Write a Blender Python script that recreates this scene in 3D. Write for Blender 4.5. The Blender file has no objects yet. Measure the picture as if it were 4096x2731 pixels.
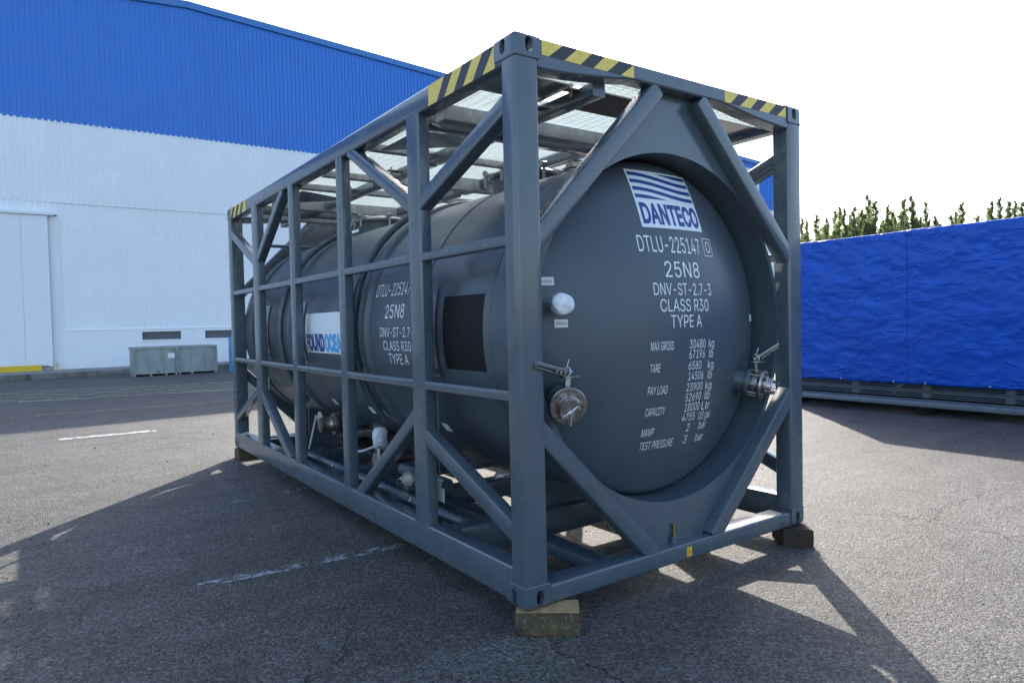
import bpy, bmesh, math, random
from mathutils import Vector, Matrix, noise
random.seed(11)
S = bpy.context.scene
COL = S.collection
R = math.radians

# ------------------------------------------------------------------ camera, sky, sun, exposure
cam = bpy.data.cameras.new('camera'); co = bpy.data.objects.new('camera', cam); COL.objects.link(co); S.camera = co
cam.sensor_width = 36.0; cam.lens = 24.06; cam.clip_end = 2000; cam.clip_start = 0.05
FW = Vector((0.57253486, 0.81936358, -0.02910586)); RT = Vector((0.81914623, -0.57316361, -0.02197547))
UP = Vector((0.03468832, 0.01126024, 0.99933474))
co.matrix_world = Matrix(((RT.x, UP.x, -FW.x, -1.97089538), (RT.y, UP.y, -FW.y, -2.74979183),
                          (RT.z, UP.z, -FW.z, 1.46304307), (0, 0, 0, 1)))
SUN_EL = R(32.2); SUN_AZ = math.atan2(0.665, 0.747)          # azimuth from +Y towards +X
w = bpy.data.worlds.new('World'); S.world = w; w.use_nodes = True
nt = w.node_tree; nt.nodes.clear()
sky = nt.nodes.new('ShaderNodeTexSky'); sky.sky_type = 'NISHITA'; sky.sun_disc = False
sky.sun_elevation = SUN_EL; sky.sun_rotation = SUN_AZ; sky.air_density = 1.0; sky.dust_density = 2.0; sky.ozone_density = 1.6
bg = nt.nodes.new('ShaderNodeBackground'); bg.inputs['Strength'].default_value = 0.11
wo = nt.nodes.new('ShaderNodeOutputWorld')
nt.links.new(sky.outputs[0], bg.inputs[0]); nt.links.new(bg.outputs[0], wo.inputs[0])
sl = bpy.data.lights.new('sun', 'SUN'); sl.energy = 2.4; sl.angle = R(0.5); sl.color = (1.0, 0.93, 0.83)
so = bpy.data.objects.new('sun', sl); COL.objects.link(so)
sd = Vector((math.sin(SUN_AZ) * math.cos(SUN_EL), math.cos(SUN_AZ) * math.cos(SUN_EL), math.sin(SUN_EL)))
so.rotation_euler = sd.to_track_quat('Z', 'Y').to_euler(); so.location = sd * 60
S.view_settings.view_transform = 'Standard'; S.view_settings.look = 'None'
S.view_settings.exposure = 1.95; S.view_settings.gamma = 1.0
S.cycles.use_denoising = True
S.cycles.max_bounces = 8; S.cycles.diffuse_bounces = 4; S.cycles.glossy_bounces = 4
S.cycles.sample_clamp_indirect = 8.0

# ------------------------------------------------------------------ materials
def mat(name, color, rough=0.5, metal=0.0, var=0.0, vscale=6.0, bump=0.0, bscale=40.0, spec=0.5, coat=0.0,
        color2=None, dirt=None, dscale=1.5, damt=0.0, trans=0.0, rvar=0.0, dz=0.25):
    m = bpy.data.materials.new(name); m.use_nodes = True
    n = m.node_tree; b = n.nodes['Principled BSDF']
    b.inputs['Roughness'].default_value = rough; b.inputs['Metallic'].default_value = metal
    b.inputs['Specular IOR Level'].default_value = spec
    b.inputs['Coat Weight'].default_value = coat; b.inputs['Coat Roughness'].default_value = 0.07
    b.inputs['Transmission Weight'].default_value = trans
    c = (*color, 1)
    b.inputs['Base Color'].default_value = c
    geo = n.nodes.new('ShaderNodeNewGeometry')
    out = None
    if var > 0 or color2:
        tx = n.nodes.new('ShaderNodeTexNoise'); tx.inputs['Scale'].default_value = vscale; tx.inputs['Detail'].default_value = 6
        tx.inputs['Roughness'].default_value = 0.62
        n.links.new(geo.outputs['Position'], tx.inputs['Vector'])
        mx = n.nodes.new('ShaderNodeMix'); mx.data_type = 'RGBA'
        c2 = color2 if color2 else tuple(min(1, x * (1 + var)) for x in color)
        c1 = color if color2 else tuple(x * (1 - var) for x in color)
        mx.inputs[6].default_value = (*c1, 1); mx.inputs[7].default_value = (*c2, 1)
        mr = n.nodes.new('ShaderNodeMapRange'); mr.inputs[1].default_value = 0.3; mr.inputs[2].default_value = 0.7
        n.links.new(tx.outputs['Fac'], mr.inputs[0]); n.links.new(mr.outputs[0], mx.inputs[0])
        out = mx.outputs[2]
        if rvar:
            rr = n.nodes.new('ShaderNodeMapRange'); rr.inputs[1].default_value = .3; rr.inputs[2].default_value = .7
            rr.inputs[3].default_value = max(.02, rough - rvar); rr.inputs[4].default_value = rough + rvar
            n.links.new(tx.outputs['Fac'], rr.inputs[0]); n.links.new(rr.outputs[0], b.inputs['Roughness'])
    if dirt:
        td = n.nodes.new('ShaderNodeTexNoise'); td.inputs['Scale'].default_value = dscale; td.inputs['Detail'].default_value = 10
        td.inputs['Roughness'].default_value = 0.7
        mp = n.nodes.new('ShaderNodeMapping'); mp.inputs['Scale'].default_value = (1, 1, dz)
        n.links.new(geo.outputs['Position'], mp.inputs[0]); n.links.new(mp.outputs[0], td.inputs['Vector'])
        mr = n.nodes.new('ShaderNodeMapRange'); mr.inputs[1].default_value = 0.5; mr.inputs[2].default_value = 0.75
        mr.inputs[4].default_value = damt
        n.links.new(td.outputs['Fac'], mr.inputs[0])
        mx = n.nodes.new('ShaderNodeMix'); mx.data_type = 'RGBA'
        n.links.new(mr.outputs[0], mx.inputs[0])
        if out: n.links.new(out, mx.inputs[6])
        else: mx.inputs[6].default_value = c
        mx.inputs[7].default_value = (*dirt, 1)
        out = mx.outputs[2]
    if out: n.links.new(out, b.inputs['Base Color'])
    if bump > 0:
        tb = n.nodes.new('ShaderNodeTexNoise'); tb.inputs['Scale'].default_value = bscale; tb.inputs['Detail'].default_value = 4
        n.links.new(geo.outputs['Position'], tb.inputs['Vector'])
        bp = n.nodes.new('ShaderNodeBump'); bp.inputs['Strength'].default_value = bump; bp.inputs['Distance'].default_value = 0.01
        n.links.new(tb.outputs['Fac'], bp.inputs['Height']); n.links.new(bp.outputs[0], b.inputs['Normal'])
    return m

PAINT = mat('slate_paint', (0.077, 0.103, 0.125), 0.27, var=0.10, vscale=3.0, bump=0.05, bscale=60, rvar=0.06, coat=0.45, dirt=(0.17, 0.17, 0.16), dscale=6, damt=0.22)
TANKP = mat('tank_paint', (0.067, 0.090, 0.110), 0.37, var=0.10, vscale=1.6, bump=0.06, bscale=120, rvar=0.07, dirt=(0.16, 0.155, 0.14), dscale=2.2, damt=0.14)
WELD = mat('highlit_weld_bead', (0.10, 0.135, 0.17), 0.35, bump=0.3, bscale=150)  # weld beads, colour lightened beyond the paint to suggest edge highlights
YEL = mat('yellow_tape', (0.86, 0.62, 0.12), 0.45, var=0.12, vscale=40, bump=0.08, bscale=300)
BLKT = mat('black_tape', (0.030, 0.032, 0.042), 0.5, var=0.15, vscale=40)
BLACK = mat('black_sheet', (0.012, 0.011, 0.012), 0.6, var=0.2, vscale=9, spec=0.2)
WHITEV = mat('white_vinyl', (0.80, 0.82, 0.84), 0.4)
NAVY = mat('navy_vinyl', (0.022, 0.060, 0.25), 0.4)
CYAN = mat('cyan_vinyl', (0.08, 0.42, 0.78), 0.4)
STEEL = mat('stainless_steel', (0.42, 0.38, 0.34), 0.33, metal=1.0, var=0.10, vscale=14, rvar=.06)
STEELD = mat('dark_cast_steel', (0.30, 0.28, 0.26), 0.42, metal=1.0, var=0.2, vscale=40, bump=0.2, bscale=150)
BRASS = mat('brass', (0.45, 0.33, 0.13), 0.4, metal=1.0, var=0.2, vscale=60)
GALV = mat('galvanised_steel', (0.62, 0.64, 0.64), 0.45, metal=0.55, var=0.12, vscale=25)
GALVB = mat('galvanised_beam', (0.36, 0.37, 0.365), 0.6, metal=0.0, var=0.25, vscale=14, dirt=(0.2, 0.18, 0.15), dscale=8, damt=.5)
BROWNP = mat('rough_tread_plate', (0.20, 0.175, 0.155), 0.7, var=0.3, vscale=90, bump=0.5, bscale=220)
PLASTIC = mat('clear_wrap', (0.74, 0.77, 0.80), 0.15, var=0.18, vscale=30, bump=1.0, bscale=45, spec=0.8)
PAPER = mat('paper', (0.78, 0.78, 0.77), 0.7, var=0.04, vscale=20)
INK = mat('ink', (0.03, 0.03, 0.035), 0.6)
ZIP = mat('white_nylon', (0.78, 0.80, 0.84), 0.35)
ORANGE = mat('orange_yellow_sign', (0.80, 0.48, 0.02), 0.4)
RUBBER = mat('black_rubber', (0.02, 0.021, 0.022), 0.5)
CAPW = mat('grey_cap', (0.36, 0.35, 0.335), 0.4, metal=.2, var=.1, vscale=40)
WOOD = mat('old_timber', (0.13, 0.090, 0.040), 0.85, color2=(0.032, 0.025, 0.013), vscale=8, bump=0.8, bscale=50, dirt=(0.36, 0.34, 0.28), dscale=30, damt=0.5, dz=1.0)
WOODT = mat('cut_timber', (0.55, 0.36, 0.16), 0.75, color2=(0.33, 0.22, 0.12), vscale=20, bump=.4, bscale=80)
WOODD = mat('dark_timber', (0.055, 0.036, 0.024), 0.85, color2=(0.025, 0.017, 0.012), vscale=14, bump=0.8, bscale=50)
BLUEW = mat('blue_cladding', (0.040, 0.215, 0.66), 0.42, var=0.05, vscale=.35)
BLUEF = mat('blue_fascia', (0.050, 0.19, 0.50), 0.42, var=0.05, vscale=.35)
WHITEW = mat('white_cladding', (0.86, 0.87, 0.89), 0.45, var=0.025, vscale=.4, dirt=(0.5, 0.52, 0.54), dscale=1.1, damt=0.12)
WHITEC = mat('white_plaster', (0.85, 0.86, 0.88), 0.8, var=0.03, vscale=1.2, dirt=(0.42, 0.42, 0.42), dscale=.7, damt=0.18, bump=.15, bscale=12)
DOORM = mat('white_door_panel', (0.82, 0.83, 0.86), 0.5, var=0.02, vscale=.5, dirt=(0.5, 0.52, 0.55), dscale=.9, damt=0.12)
CONC = mat('concrete', (0.20, 0.185, 0.165), 0.9, var=0.3, vscale=1.6, dirt=(0.05, 0.045, 0.042), dscale=2.5, damt=0.9, bump=.3, bscale=25)
CONCT = mat('concrete_walk', (0.27, 0.255, 0.235), 0.9, var=0.2, vscale=.9, dirt=(0.12, 0.11, 0.10), dscale=1.3, damt=.6, dz=1.0, bump=.2, bscale=25)
LOUV = mat('louvre_metal', (0.25, 0.27, 0.28), 0.6)
DARK = mat('dark_interior', (0.01, 0.01, 0.011), 0.9)
SKIPM = mat('grey_green_steel', (0.30, 0.335, 0.315), 0.55, var=0.15, vscale=2, dirt=(0.13, 0.11, 0.085), dscale=3, damt=0.7)
YELP = mat('yellow_paint', (0.78, 0.52, 0.02), 0.55, var=0.08, vscale=4)
DRUMM = mat('blue_plastic', (0.09, 0.27, 0.55), 0.4)
RACKM = mat('rack_steel', (0.17, 0.20, 0.235), 0.38, metal=.3, var=0.15, vscale=8)
RACKP = mat('rack_post_paint', (0.30, 0.32, 0.34), 0.5, var=.1, vscale=6)
WHITEP = mat('worn_white_marking', (0.62, 0.62, 0.60), 0.8, var=0.15, vscale=18)
BARK = mat('bark', (0.10, 0.08, 0.06), 0.9, var=.2, vscale=8)

GRATE = mat('pale_grp_grating', (0.62, 0.66, 0.66), 0.5, var=.08, vscale=12)
_n = GRATE.node_tree; _t = _n.nodes.new('ShaderNodeBsdfTranslucent'); _t.inputs[0].default_value = (.80, .86, .86, 1)
_m = _n.nodes.new('ShaderNodeMixShader'); _m.inputs[0].default_value = .6
_n.links.new(_n.nodes['Principled BSDF'].outputs[0], _m.inputs[1]); _n.links.new(_t.outputs[0], _m.inputs[2]); _n.links.new(_m.outputs[0], _n.nodes['Material Output'].inputs[0])
def leaf_mat(name, a, b):
    m = mat(name, a, 0.6, color2=b, vscale=1.1)
    n = m.node_tree; p = n.nodes['Principled BSDF']; out = n.nodes['Material Output']
    tr = n.nodes.new('ShaderNodeBsdfTranslucent'); tr.inputs[0].default_value = (b[0] * 1.6, b[1] * 1.7, b[2], 1)
    mx = n.nodes.new('ShaderNodeMixShader'); mx.inputs[0].default_value = 0.45
    n.links.new(p.outputs[0], mx.inputs[1]); n.links.new(tr.outputs[0], mx.inputs[2]); n.links.new(mx.outputs[0], out.inputs[0])
    return m
LEAFS = [leaf_mat('hazed_poplar_leaf', (0.10, 0.135, 0.072), (0.20, 0.23, 0.135)),  # greens made paler so the leaf colour carries distance haze
         leaf_mat('hazed_poplar_leaf_dark', (0.075, 0.105, 0.058), (0.155, 0.185, 0.11))]

def asphalt():
    m = bpy.data.materials.new('asphalt'); m.use_nodes = True; n = m.node_tree; L = n.links.new
    b = n.nodes['Principled BSDF']
    geo = n.nodes.new('ShaderNodeNewGeometry')
    def noi(s, d=6, r=.6):
        t = n.nodes.new('ShaderNodeTexNoise'); t.inputs['Scale'].default_value = s; t.inputs['Detail'].default_value = d
        t.inputs['Roughness'].default_value = r; L(geo.outputs['Position'], t.inputs['Vector']); return t
    def rng(src, a, bb, c, d):
        q = n.nodes.new('ShaderNodeMapRange'); q.inputs[1].default_value = a; q.inputs[2].default_value = bb
        q.inputs[3].default_value = c; q.inputs[4].default_value = d; L(src, q.inputs[0]); return q.outputs[0]
    def mul(a, bb):
        q = n.nodes.new('ShaderNodeMath'); q.operation = 'MULTIPLY'; L(a, q.inputs[0])
        if isinstance(bb, float): q.inputs[1].default_value = bb
        else: L(bb, q.inputs[1])
        return q.outputs[0]
    def add(a, bb):
        q = n.nodes.new('ShaderNodeMath'); q.operation = 'ADD'; L(a, q.inputs[0]); L(bb, q.inputs[1]); return q.outputs[0]
    vor = n.nodes.new('ShaderNodeTexVoronoi'); vor.inputs['Scale'].default_value = 85; L(geo.outputs['Position'], vor.inputs['Vector'])
    vor2 = n.nodes.new('ShaderNodeTexVoronoi'); vor2.inputs['Scale'].default_value = 190; L(geo.outputs['Position'], vor2.inputs['Vector'])
    sep = n.nodes.new('ShaderNodeSeparateColor'); L(vor.outputs['Color'], sep.inputs[0])
    sep2 = n.nodes.new('ShaderNodeSeparateColor'); L(vor2.outputs['Color'], sep2.inputs[0])
    stone = mul(rng(sep.outputs[0], 0, 1, 0.38, 1.7), rng(sep2.outputs[1], 0, 1, 0.7, 1.3))
    big = rng(noi(.35, 5).outputs['Fac'], .3, .7, .82, 1.18)
    mid = rng(noi(3.0, 8, .7).outputs['Fac'], .3, .7, .78, 1.22)
    fine = rng(noi(34, 5, .75).outputs['Fac'], .3, .7, .60, 1.42)
    val = mul(mul(stone, big), mul(mid, fine))
    val = mul(val, rng(sep.outputs[2], .93, .96, 1, 1.6))                     # pale chippings
    val = mul(val, rng(noi(.9, 3, .5).outputs['Fac'], .66, .74, 1, .62))      # old oil stains
    # streaky wear running with the paving direction
    mp = n.nodes.new('ShaderNodeMapping'); mp.inputs['Scale'].default_value = (0.25, 2.2, 1); mp.inputs['Rotation'].default_value = (0, 0, R(6))
    L(geo.outputs['Position'], mp.inputs[0])
    st = n.nodes.new('ShaderNodeTexNoise'); st.inputs['Scale'].default_value = 1.6; st.inputs['Detail'].default_value = 8; L(mp.outputs[0], st.inputs['Vector'])
    val = mul(val, rng(st.outputs['Fac'], .3, .7, .85, 1.15))
    # sparse cracks
    dn = noi(1.2, 6, .65)
    vadd = n.nodes.new('ShaderNodeMix'); vadd.data_type = 'RGBA'; vadd.blend_type = 'ADD'; vadd.inputs[0].default_value = 0.9
    L(geo.outputs['Position'], vadd.inputs[6]); L(dn.outputs['Color'], vadd.inputs[7])
    cr = n.nodes.new('ShaderNodeTexVoronoi'); cr.feature = 'DISTANCE_TO_EDGE'; cr.inputs['Scale'].default_value = 0.42
    L(vadd.outputs[2], cr.inputs['Vector'])
    line = rng(cr.outputs['Distance'], 0.0, 0.0045, 1, 0)
    msk = rng(noi(.8, 4).outputs['Fac'], .50, .60, 0, 1)
    crack = mul(line, msk)
    inv = rng(crack, 0, 1, 1, .35)
    val = mul(val, inv)
    cm = n.nodes.new('ShaderNodeMix'); cm.data_type = 'RGBA'; cm.blend_type = 'MULTIPLY'; cm.inputs[0].default_value = 1
    cm.inputs[6].default_value = (0.091, 0.087, 0.080, 1); L(val, cm.inputs[7])
    L(cm.outputs[2], b.inputs['Base Color'])
    b.inputs['Roughness'].default_value = 0.6; b.inputs['Specular IOR Level'].default_value = 0.32
    h = add(mul(vor.outputs['Distance'], -0.8), mul(vor2.outputs['Distance'], -0.35))
    h = add(h, mul(noi(45, 6, .75).outputs['Fac'], 1.1)); h = add(h, mul(noi(9, 5, .6).outputs['Fac'], 1.3)); h = add(h, mul(crack, -1.2))
    bu = n.nodes.new('ShaderNodeBump'); bu.inputs['Strength'].default_value = 1.0; bu.inputs['Distance'].default_value = 0.011
    L(h, bu.inputs['Height']); L(bu.outputs[0], b.inputs['Normal'])
    return m
ASPH = asphalt()

def worn_mat(name, color, thresh):
    # paint that has flaked off in spots: the gaps are transparent so the asphalt below shows
    m = mat(name, color, 0.85, var=.12, vscale=25)
    n = m.node_tree; p = n.nodes['Principled BSDF']; geo = n.nodes.new('ShaderNodeNewGeometry')
    t = n.nodes.new('ShaderNodeTexNoise'); t.inputs['Scale'].default_value = 9; t.inputs['Detail'].default_value = 10; t.inputs['Roughness'].default_value = .8
    n.links.new(geo.outputs['Position'], t.inputs['Vector'])
    q = n.nodes.new('ShaderNodeMapRange'); q.inputs[1].default_value = thresh; q.inputs[2].default_value = thresh + .05
    n.links.new(t.outputs['Fac'], q.inputs[0]); n.links.new(q.outputs[0], p.inputs['Alpha'])
    return m
WORNW = worn_mat('worn_white_paint', (0.31, 0.32, 0.335), 0.50)
WORNY = worn_mat('worn_yellow_paint', (0.40, 0.36, 0.22), 0.45)
WORNY2 = worn_mat('faded_yellow_paint', (0.50, 0.42, 0.12), 0.48)
DASHW = worn_mat('white_dash_paint', (0.56, 0.56, 0.54), 0.455)

# ------------------------------------------------------------------ mesh helpers
class MB:
    def __init__(s): s.v = []; s.f = []; s.mi = []; s.m = 0
    def face(s, pts):
        k = len(s.v); s.v += [Vector(p) for p in pts]; s.f.append(list(range(k, k + len(pts)))); s.mi.append(s.m)
    def add(s, vs, fs):
        k = len(s.v); s.v += [Vector(p) for p in vs]
        for f in fs: s.f.append([k + i for i in f]); s.mi.append(s.m)
    def box(s, a, b):
        x0, y0, z0 = a; x1, y1, z1 = b
        s.add([(x0, y0, z0), (x1, y0, z0), (x1, y1, z0), (x0, y1, z0), (x0, y0, z1), (x1, y0, z1), (x1, y1, z1), (x0, y1, z1)],
              [(0, 3, 2, 1), (4, 5, 6, 7), (0, 1, 5, 4), (1, 2, 6, 5), (2, 3, 7, 6), (3, 0, 4, 7)])
    def loft(s, rings, cap=True):
        n = len(rings[0]); k = len(s.v)
        for r in rings: s.v += [Vector(p) for p in r]
        for i in range(len(rings) - 1):
            for j in range(n):
                a = k + i * n + j; b = k + i * n + (j + 1) % n
                s.f.append([a, b, b + n, a + n]); s.mi.append(s.m)
        if cap:
            s.f.append([k + j for j in reversed(range(n))]); s.mi.append(s.m)
            e = k + (len(rings) - 1) * n
            s.f.append([e + j for j in range(n)]); s.mi.append(s.m)
    def bar(s, p, q, side, w, h, rad=0.012, seg=3):
        """rounded box section from p to q; side = direction of w"""
        p, q = Vector(p), Vector(q); d = (q - p).normalized(); side = Vector(side)
        side = (side - d * side.dot(d)).normalized(); up = d.cross(side)
        pr = []
        for sx, sy, a0 in ((1, 1, 0), (-1, 1, 90), (-1, -1, 180), (1, -1, 270)):
            for t in range(seg + 1):
                a = R(a0 + 90 * t / seg)
                pr.append((sx * (w / 2 - rad) + rad * math.cos(a), sy * (h / 2 - rad) + rad * math.sin(a)))
        s.loft([[c + side * a + up * b for a, b in pr] for c in (p, q)])
    def cyl(s, p, q, r, n=20, r2=None):
        p, q = Vector(p), Vector(q); d = (q - p).normalized()
        a = d.orthogonal().normalized(); b = d.cross(a); r2 = r if r2 is None else r2
        s.loft([[c + (a * math.cos(2 * math.pi * i / n) + b * math.sin(2 * math.pi * i / n)) * rr for i in range(n)] for c, rr in ((p, r), (q, r2))])
    def tube(s, pts, r, n=10, close=False):
        pts = [Vector(p) for p in pts]; rings = []; prev = None
        N = len(pts)
        for i, c in enumerate(pts):
            if close: d = (pts[(i + 1) % N] - pts[i - 1]).normalized()
            else: d = (pts[min(i + 1, N - 1)] - pts[max(i - 1, 0)]).normalized()
            a = (prev - d * prev.dot(d)).normalized() if prev is not None else d.orthogonal().normalized()
            prev = a; b = d.cross(a)
            rings.append([c + (a * math.cos(2 * math.pi * j / n) + b * math.sin(2 * math.pi * j / n)) * r for j in range(n)])
        if close: rings.append(rings[0])
        s.loft(rings, cap=not close)
    def ring(s, c, axis, R0, r, n=32, m=8):
        c = Vector(c); d = Vector(axis).normalized(); a = d.orthogonal().normalized(); b = d.cross(a)
        s.tube([c + (a * math.cos(2 * math.pi * i / n) + b * math.sin(2 * math.pi * i / n)) * R0 for i in range(n)], r, m, True)
    def lathe(s, o, axis, prof, n=32, cap=True):
        o = Vector(o); d = Vector(axis).normalized(); a = d.orthogonal().normalized(); b = d.cross(a)
        s.loft([[o + d * t + (a * math.cos(2 * math.pi * i / n) + b * math.sin(2 * math.pi * i / n)) * max(r, 1e-4) for i in range(n)] for r, t in prof], cap)
    def prism(s, poly, fn, t0, t1):
        """2D polygon extruded: fn(u,v,t) -> point"""
        s.loft([[fn(u, v, t) for u, v in poly] for t in (t0, t1)])
    def build(s, name, m, parent=None, tr=None, smooth=30, bevel=0.0):
        me = bpy.data.meshes.new(name)
        v = [tr(p) for p in s.v] if tr else s.v
        me.from_pydata([tuple(p) for p in v], [], s.f)
        ms = m if isinstance(m, (list, tuple)) else [m]
        for x in ms: me.materials.append(x)
        for p, i in zip(me.polygons, s.mi): p.material_index = i
        bm = bmesh.new(); bm.from_mesh(me)
        if s.f and len(s.f) < 60000:
            bmesh.ops.recalc_face_normals(bm, faces=bm.faces)
        bm.to_mesh(me); bm.free()
        if smooth:
            me.shade_smooth(); me.set_sharp_from_angle(angle=R(smooth))
        o = bpy.data.objects.new(name, me); COL.objects.link(o)
        if bevel:
            md = o.modifiers.new('bevel', 'BEVEL'); md.width = bevel; md.segments = 2; md.limit_method = 'ANGLE'; md.angle_limit = R(40)
        if parent: o.parent = parent; 
        return o

def tag(o, label=None, cat=None, group=None, kind=None):
    if label: o['label'] = label
    if cat: o['category'] = cat
    if group: o['group'] = group
    if kind: o['kind'] = kind
    return o
def thing(name, label, cat, group=None):
    o = bpy.data.objects.new(name, None); COL.objects.link(o); o.empty_display_size = .2
    return tag(o, label, cat, group)

FONT = None
try:      # the sans face that ships inside Blender itself
    FONT = bpy.data.fonts.load(bpy.utils.system_resource('DATAFILES', path='fonts') + '/Inter.woff2')
except Exception:
    FONT = None
from mathutils.geometry import delaunay_2d_cdt
def text_geom(s, bold=0.0):
    """glyph outlines of a line of text, thickened by `bold`, filled by the non-zero winding rule"""
    c = bpy.data.curves.new('t', 'FONT'); c.body = s; c.size = 1; c.resolution_u = 4; c.fill_mode = 'NONE'
    if FONT: c.font = FONT
    o = bpy.data.objects.new('t', c); COL.objects.link(o)
    dg = bpy.context.evaluated_depsgraph_get(); dg.update()
    me = o.evaluated_get(dg).to_mesh()
    co_ = [Vector((v.co.x, v.co.y)) for v in me.vertices]; nb = {}
    for e in me.edges:
        a, b = e.vertices; nb.setdefault(a, []).append(b); nb.setdefault(b, []).append(a)
    o.evaluated_get(dg).to_mesh_clear(); bpy.data.objects.remove(o); bpy.data.curves.remove(c)
    seen = set(); loops = []
    for v0 in range(len(co_)):
        if v0 in seen or v0 not in nb: continue
        # outlines are stored in drawing order: follow towards the next index
        lp = [v0]; seen.add(v0); cur = v0
        nxt = v0 + 1 if v0 + 1 in nb[v0] else nb[v0][0]
        while nxt not in seen:
            lp.append(nxt); seen.add(nxt); cand = [q for q in nb[nxt] if q not in seen]
            if not cand: break
            nxt = cand[0]
        if len(lp) > 2: loops.append([co_[i] for i in lp])
    def area(l): return sum(l[i - 1].x * l[i].y - l[i].x * l[i - 1].y for i in range(len(l))) / 2
    big = max(loops, key=lambda l: abs(area(l))); sgn = 1 if area(big) > 0 else -1
    if bold:
        new = []
        for l in loops:
            q = [p for i, p in enumerate(l) if (p - l[i - 1]).length > 1e-5]; n = len(q); out = []
            for i in range(n):
                d0 = (q[i] - q[i - 1]).normalized(); d1 = (q[(i + 1) % n] - q[i]).normalized()
                n0 = Vector((d0.y, -d0.x)) * sgn; n1 = Vector((d1.y, -d1.x)) * sgn
                m = (n0 + n1); k = m.length
                out.append(q[i] + (m / k * bold * min(1.5, 2 / max(k, .3)) if k > 1e-3 else n0 * bold))
            new.append(out)
        loops = new
    vs = []; es = []
    for l in loops:
        k = len(vs); vs += l; es += [(k + i, k + (i + 1) % len(l)) for i in range(len(l))]
    r = delaunay_2d_cdt(vs, es, [], 0, 1e-6)
    pv, pf = r[0], r[2]
    def wind(x, y):
        w_ = 0
        for l in loops:
            a = l[-1]
            for b in l:
                if (a.y <= y) != (b.y <= y):
                    xx = a.x + (y - a.y) / (b.y - a.y) * (b.x - a.x)
                    if xx > x: w_ += 1 if b.y > a.y else -1
                a = b
        return w_
    keep = []
    for f in pf:
        cx = sum(pv[i].x for i in f) / 3; cy = sum(pv[i].y for i in f) / 3
        if wind(cx, cy) != 0: keep.append(list(f))
    used = sorted({i for f in keep for i in f}); mp = {u: i for i, u in enumerate(used)}
    vs = [pv[i] for i in used]; fs = [[mp[i] for i in f] for f in keep]
    x0 = min(v.x for v in vs); x1 = max(v.x for v in vs); y0 = min(v.y for v in vs); y1 = max(v.y for v in vs)
    return [((v.x - x0) / (x1 - x0), (v.y - y0) / (y1 - y0)) for v in vs], fs, (x1 - x0) / (y1 - y0)
def put_text(mb, s, fn, u0, u1, v0, v1, bold=0.0, flip=1):
    """glyphs fitted into the rectangle u0..u1 x v0..v1 of a surface fn(u,v)"""
    vs, fs, _ = text_geom(s, bold)
    mb.add([fn(u0 + a * (u1 - u0), v0 + b * (v1 - v0)) for a, b in vs], fs)

G = -0.12        # ground level; z = 0 is the underside of the container
# ================================================================== SETTING
def grid_ground():
    mb = MB(); mb.face([(-400, -300, G), (500, -300, G), (500, 600, G), (-400, 600, G)])
    return tag(mb.build('ground', ASPH, smooth=0), kind='structure')
grid_ground()

def strip(mb, x0, y0, x1, y1, wd, z):
    d = Vector((x1 - x0, y1 - y0, 0)); n = Vector((-d.y, d.x, 0)).normalized() * wd / 2
    k = max(1, int(d.length / 1.0))
    a = Vector((x0, y0, z))
    for i in range(k):
        p = a + d * (i / k); q = a + d * ((i + 1) / k)
        mb.face([p - n, q - n, q + n, p + n])
mb = MB(); strip(mb, -1.72, 9.26, -0.45, 9.21, .15, G + .004); strip(mb, 4.2, 9.05, 5.5, 9.0, .15, G + .004)
tag(mb.build('white_lane_dash', DASHW, smooth=0), kind='structure')
mb = MB(); strip(mb, -1.2, 1.785, .15, 1.70, .10, G + .004); strip(mb, -.62, 3.77, .3, 3.87, .06, G + .004)
tag(mb.build('faded_white_line', WORNW, smooth=0), kind='structure')
mb = MB(); strip(mb, -14, 13.45, 9, 12.6, .07, G + .004)
tag(mb.build('yellow_lane_line', WORNY2, smooth=0), kind='structure')
mb = MB(); strip(mb, -2.3, 16.36, -.9, 16.06, .07, G + .006); strip(mb, .75, 15.82, 2.4, 15.52, .07, G + .006); strip(mb, -9, 17.6, -4.5, 16.8, .07, G + .006)
tag(mb.build('white_edge_line', DASHW, smooth=0), kind='structure')
mb = MB()     # worn yellow hatched box along the building
def hy(x, t): return (16.25 - .2 * (x + 1) * .9) * (1 - t) + (19.2 - .245 * (x + 1)) * t
for t in (0, 1): strip(mb, -12, hy(-12, t), 9, hy(9, t), .09, G + .004)
for i in range(22):
    x = -12 + i * 1.0
    strip(mb, x, hy(x, 0), x + 2.9, hy(x + 2.9, 1), .075, G + .004)
    strip(mb, x, hy(x, 1), x + 2.9, hy(x + 2.9, 0), .075, G + .0045 + .0012)
tag(mb.build('yellow_hatching', WORNY, smooth=0), kind='structure')

# raised walk with a worn kerb in front of the building
mb = MB()
mb.box((-30, 25.35, G - .2), (44, 27.6, G + .19))
tag(mb.build('pavement', CONCT, smooth=0, bevel=.015), kind='structure')
mb = MB()
x = -30.0
while x < 44:
    L_ = 1.0 + random.uniform(-.05, .05); dz = random.uniform(-.012, .012); dy = random.uniform(-.015, .015)
    if -.35 < x < .6: dz -= .10
    mb.box((x, 25.16 + dy, G - .1), (x + L_ - .012, 25.345, G + .19 + dz)); x += L_
tag(mb.build('kerb', CONC, smooth=0, bevel=.02), kind='structure')

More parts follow.
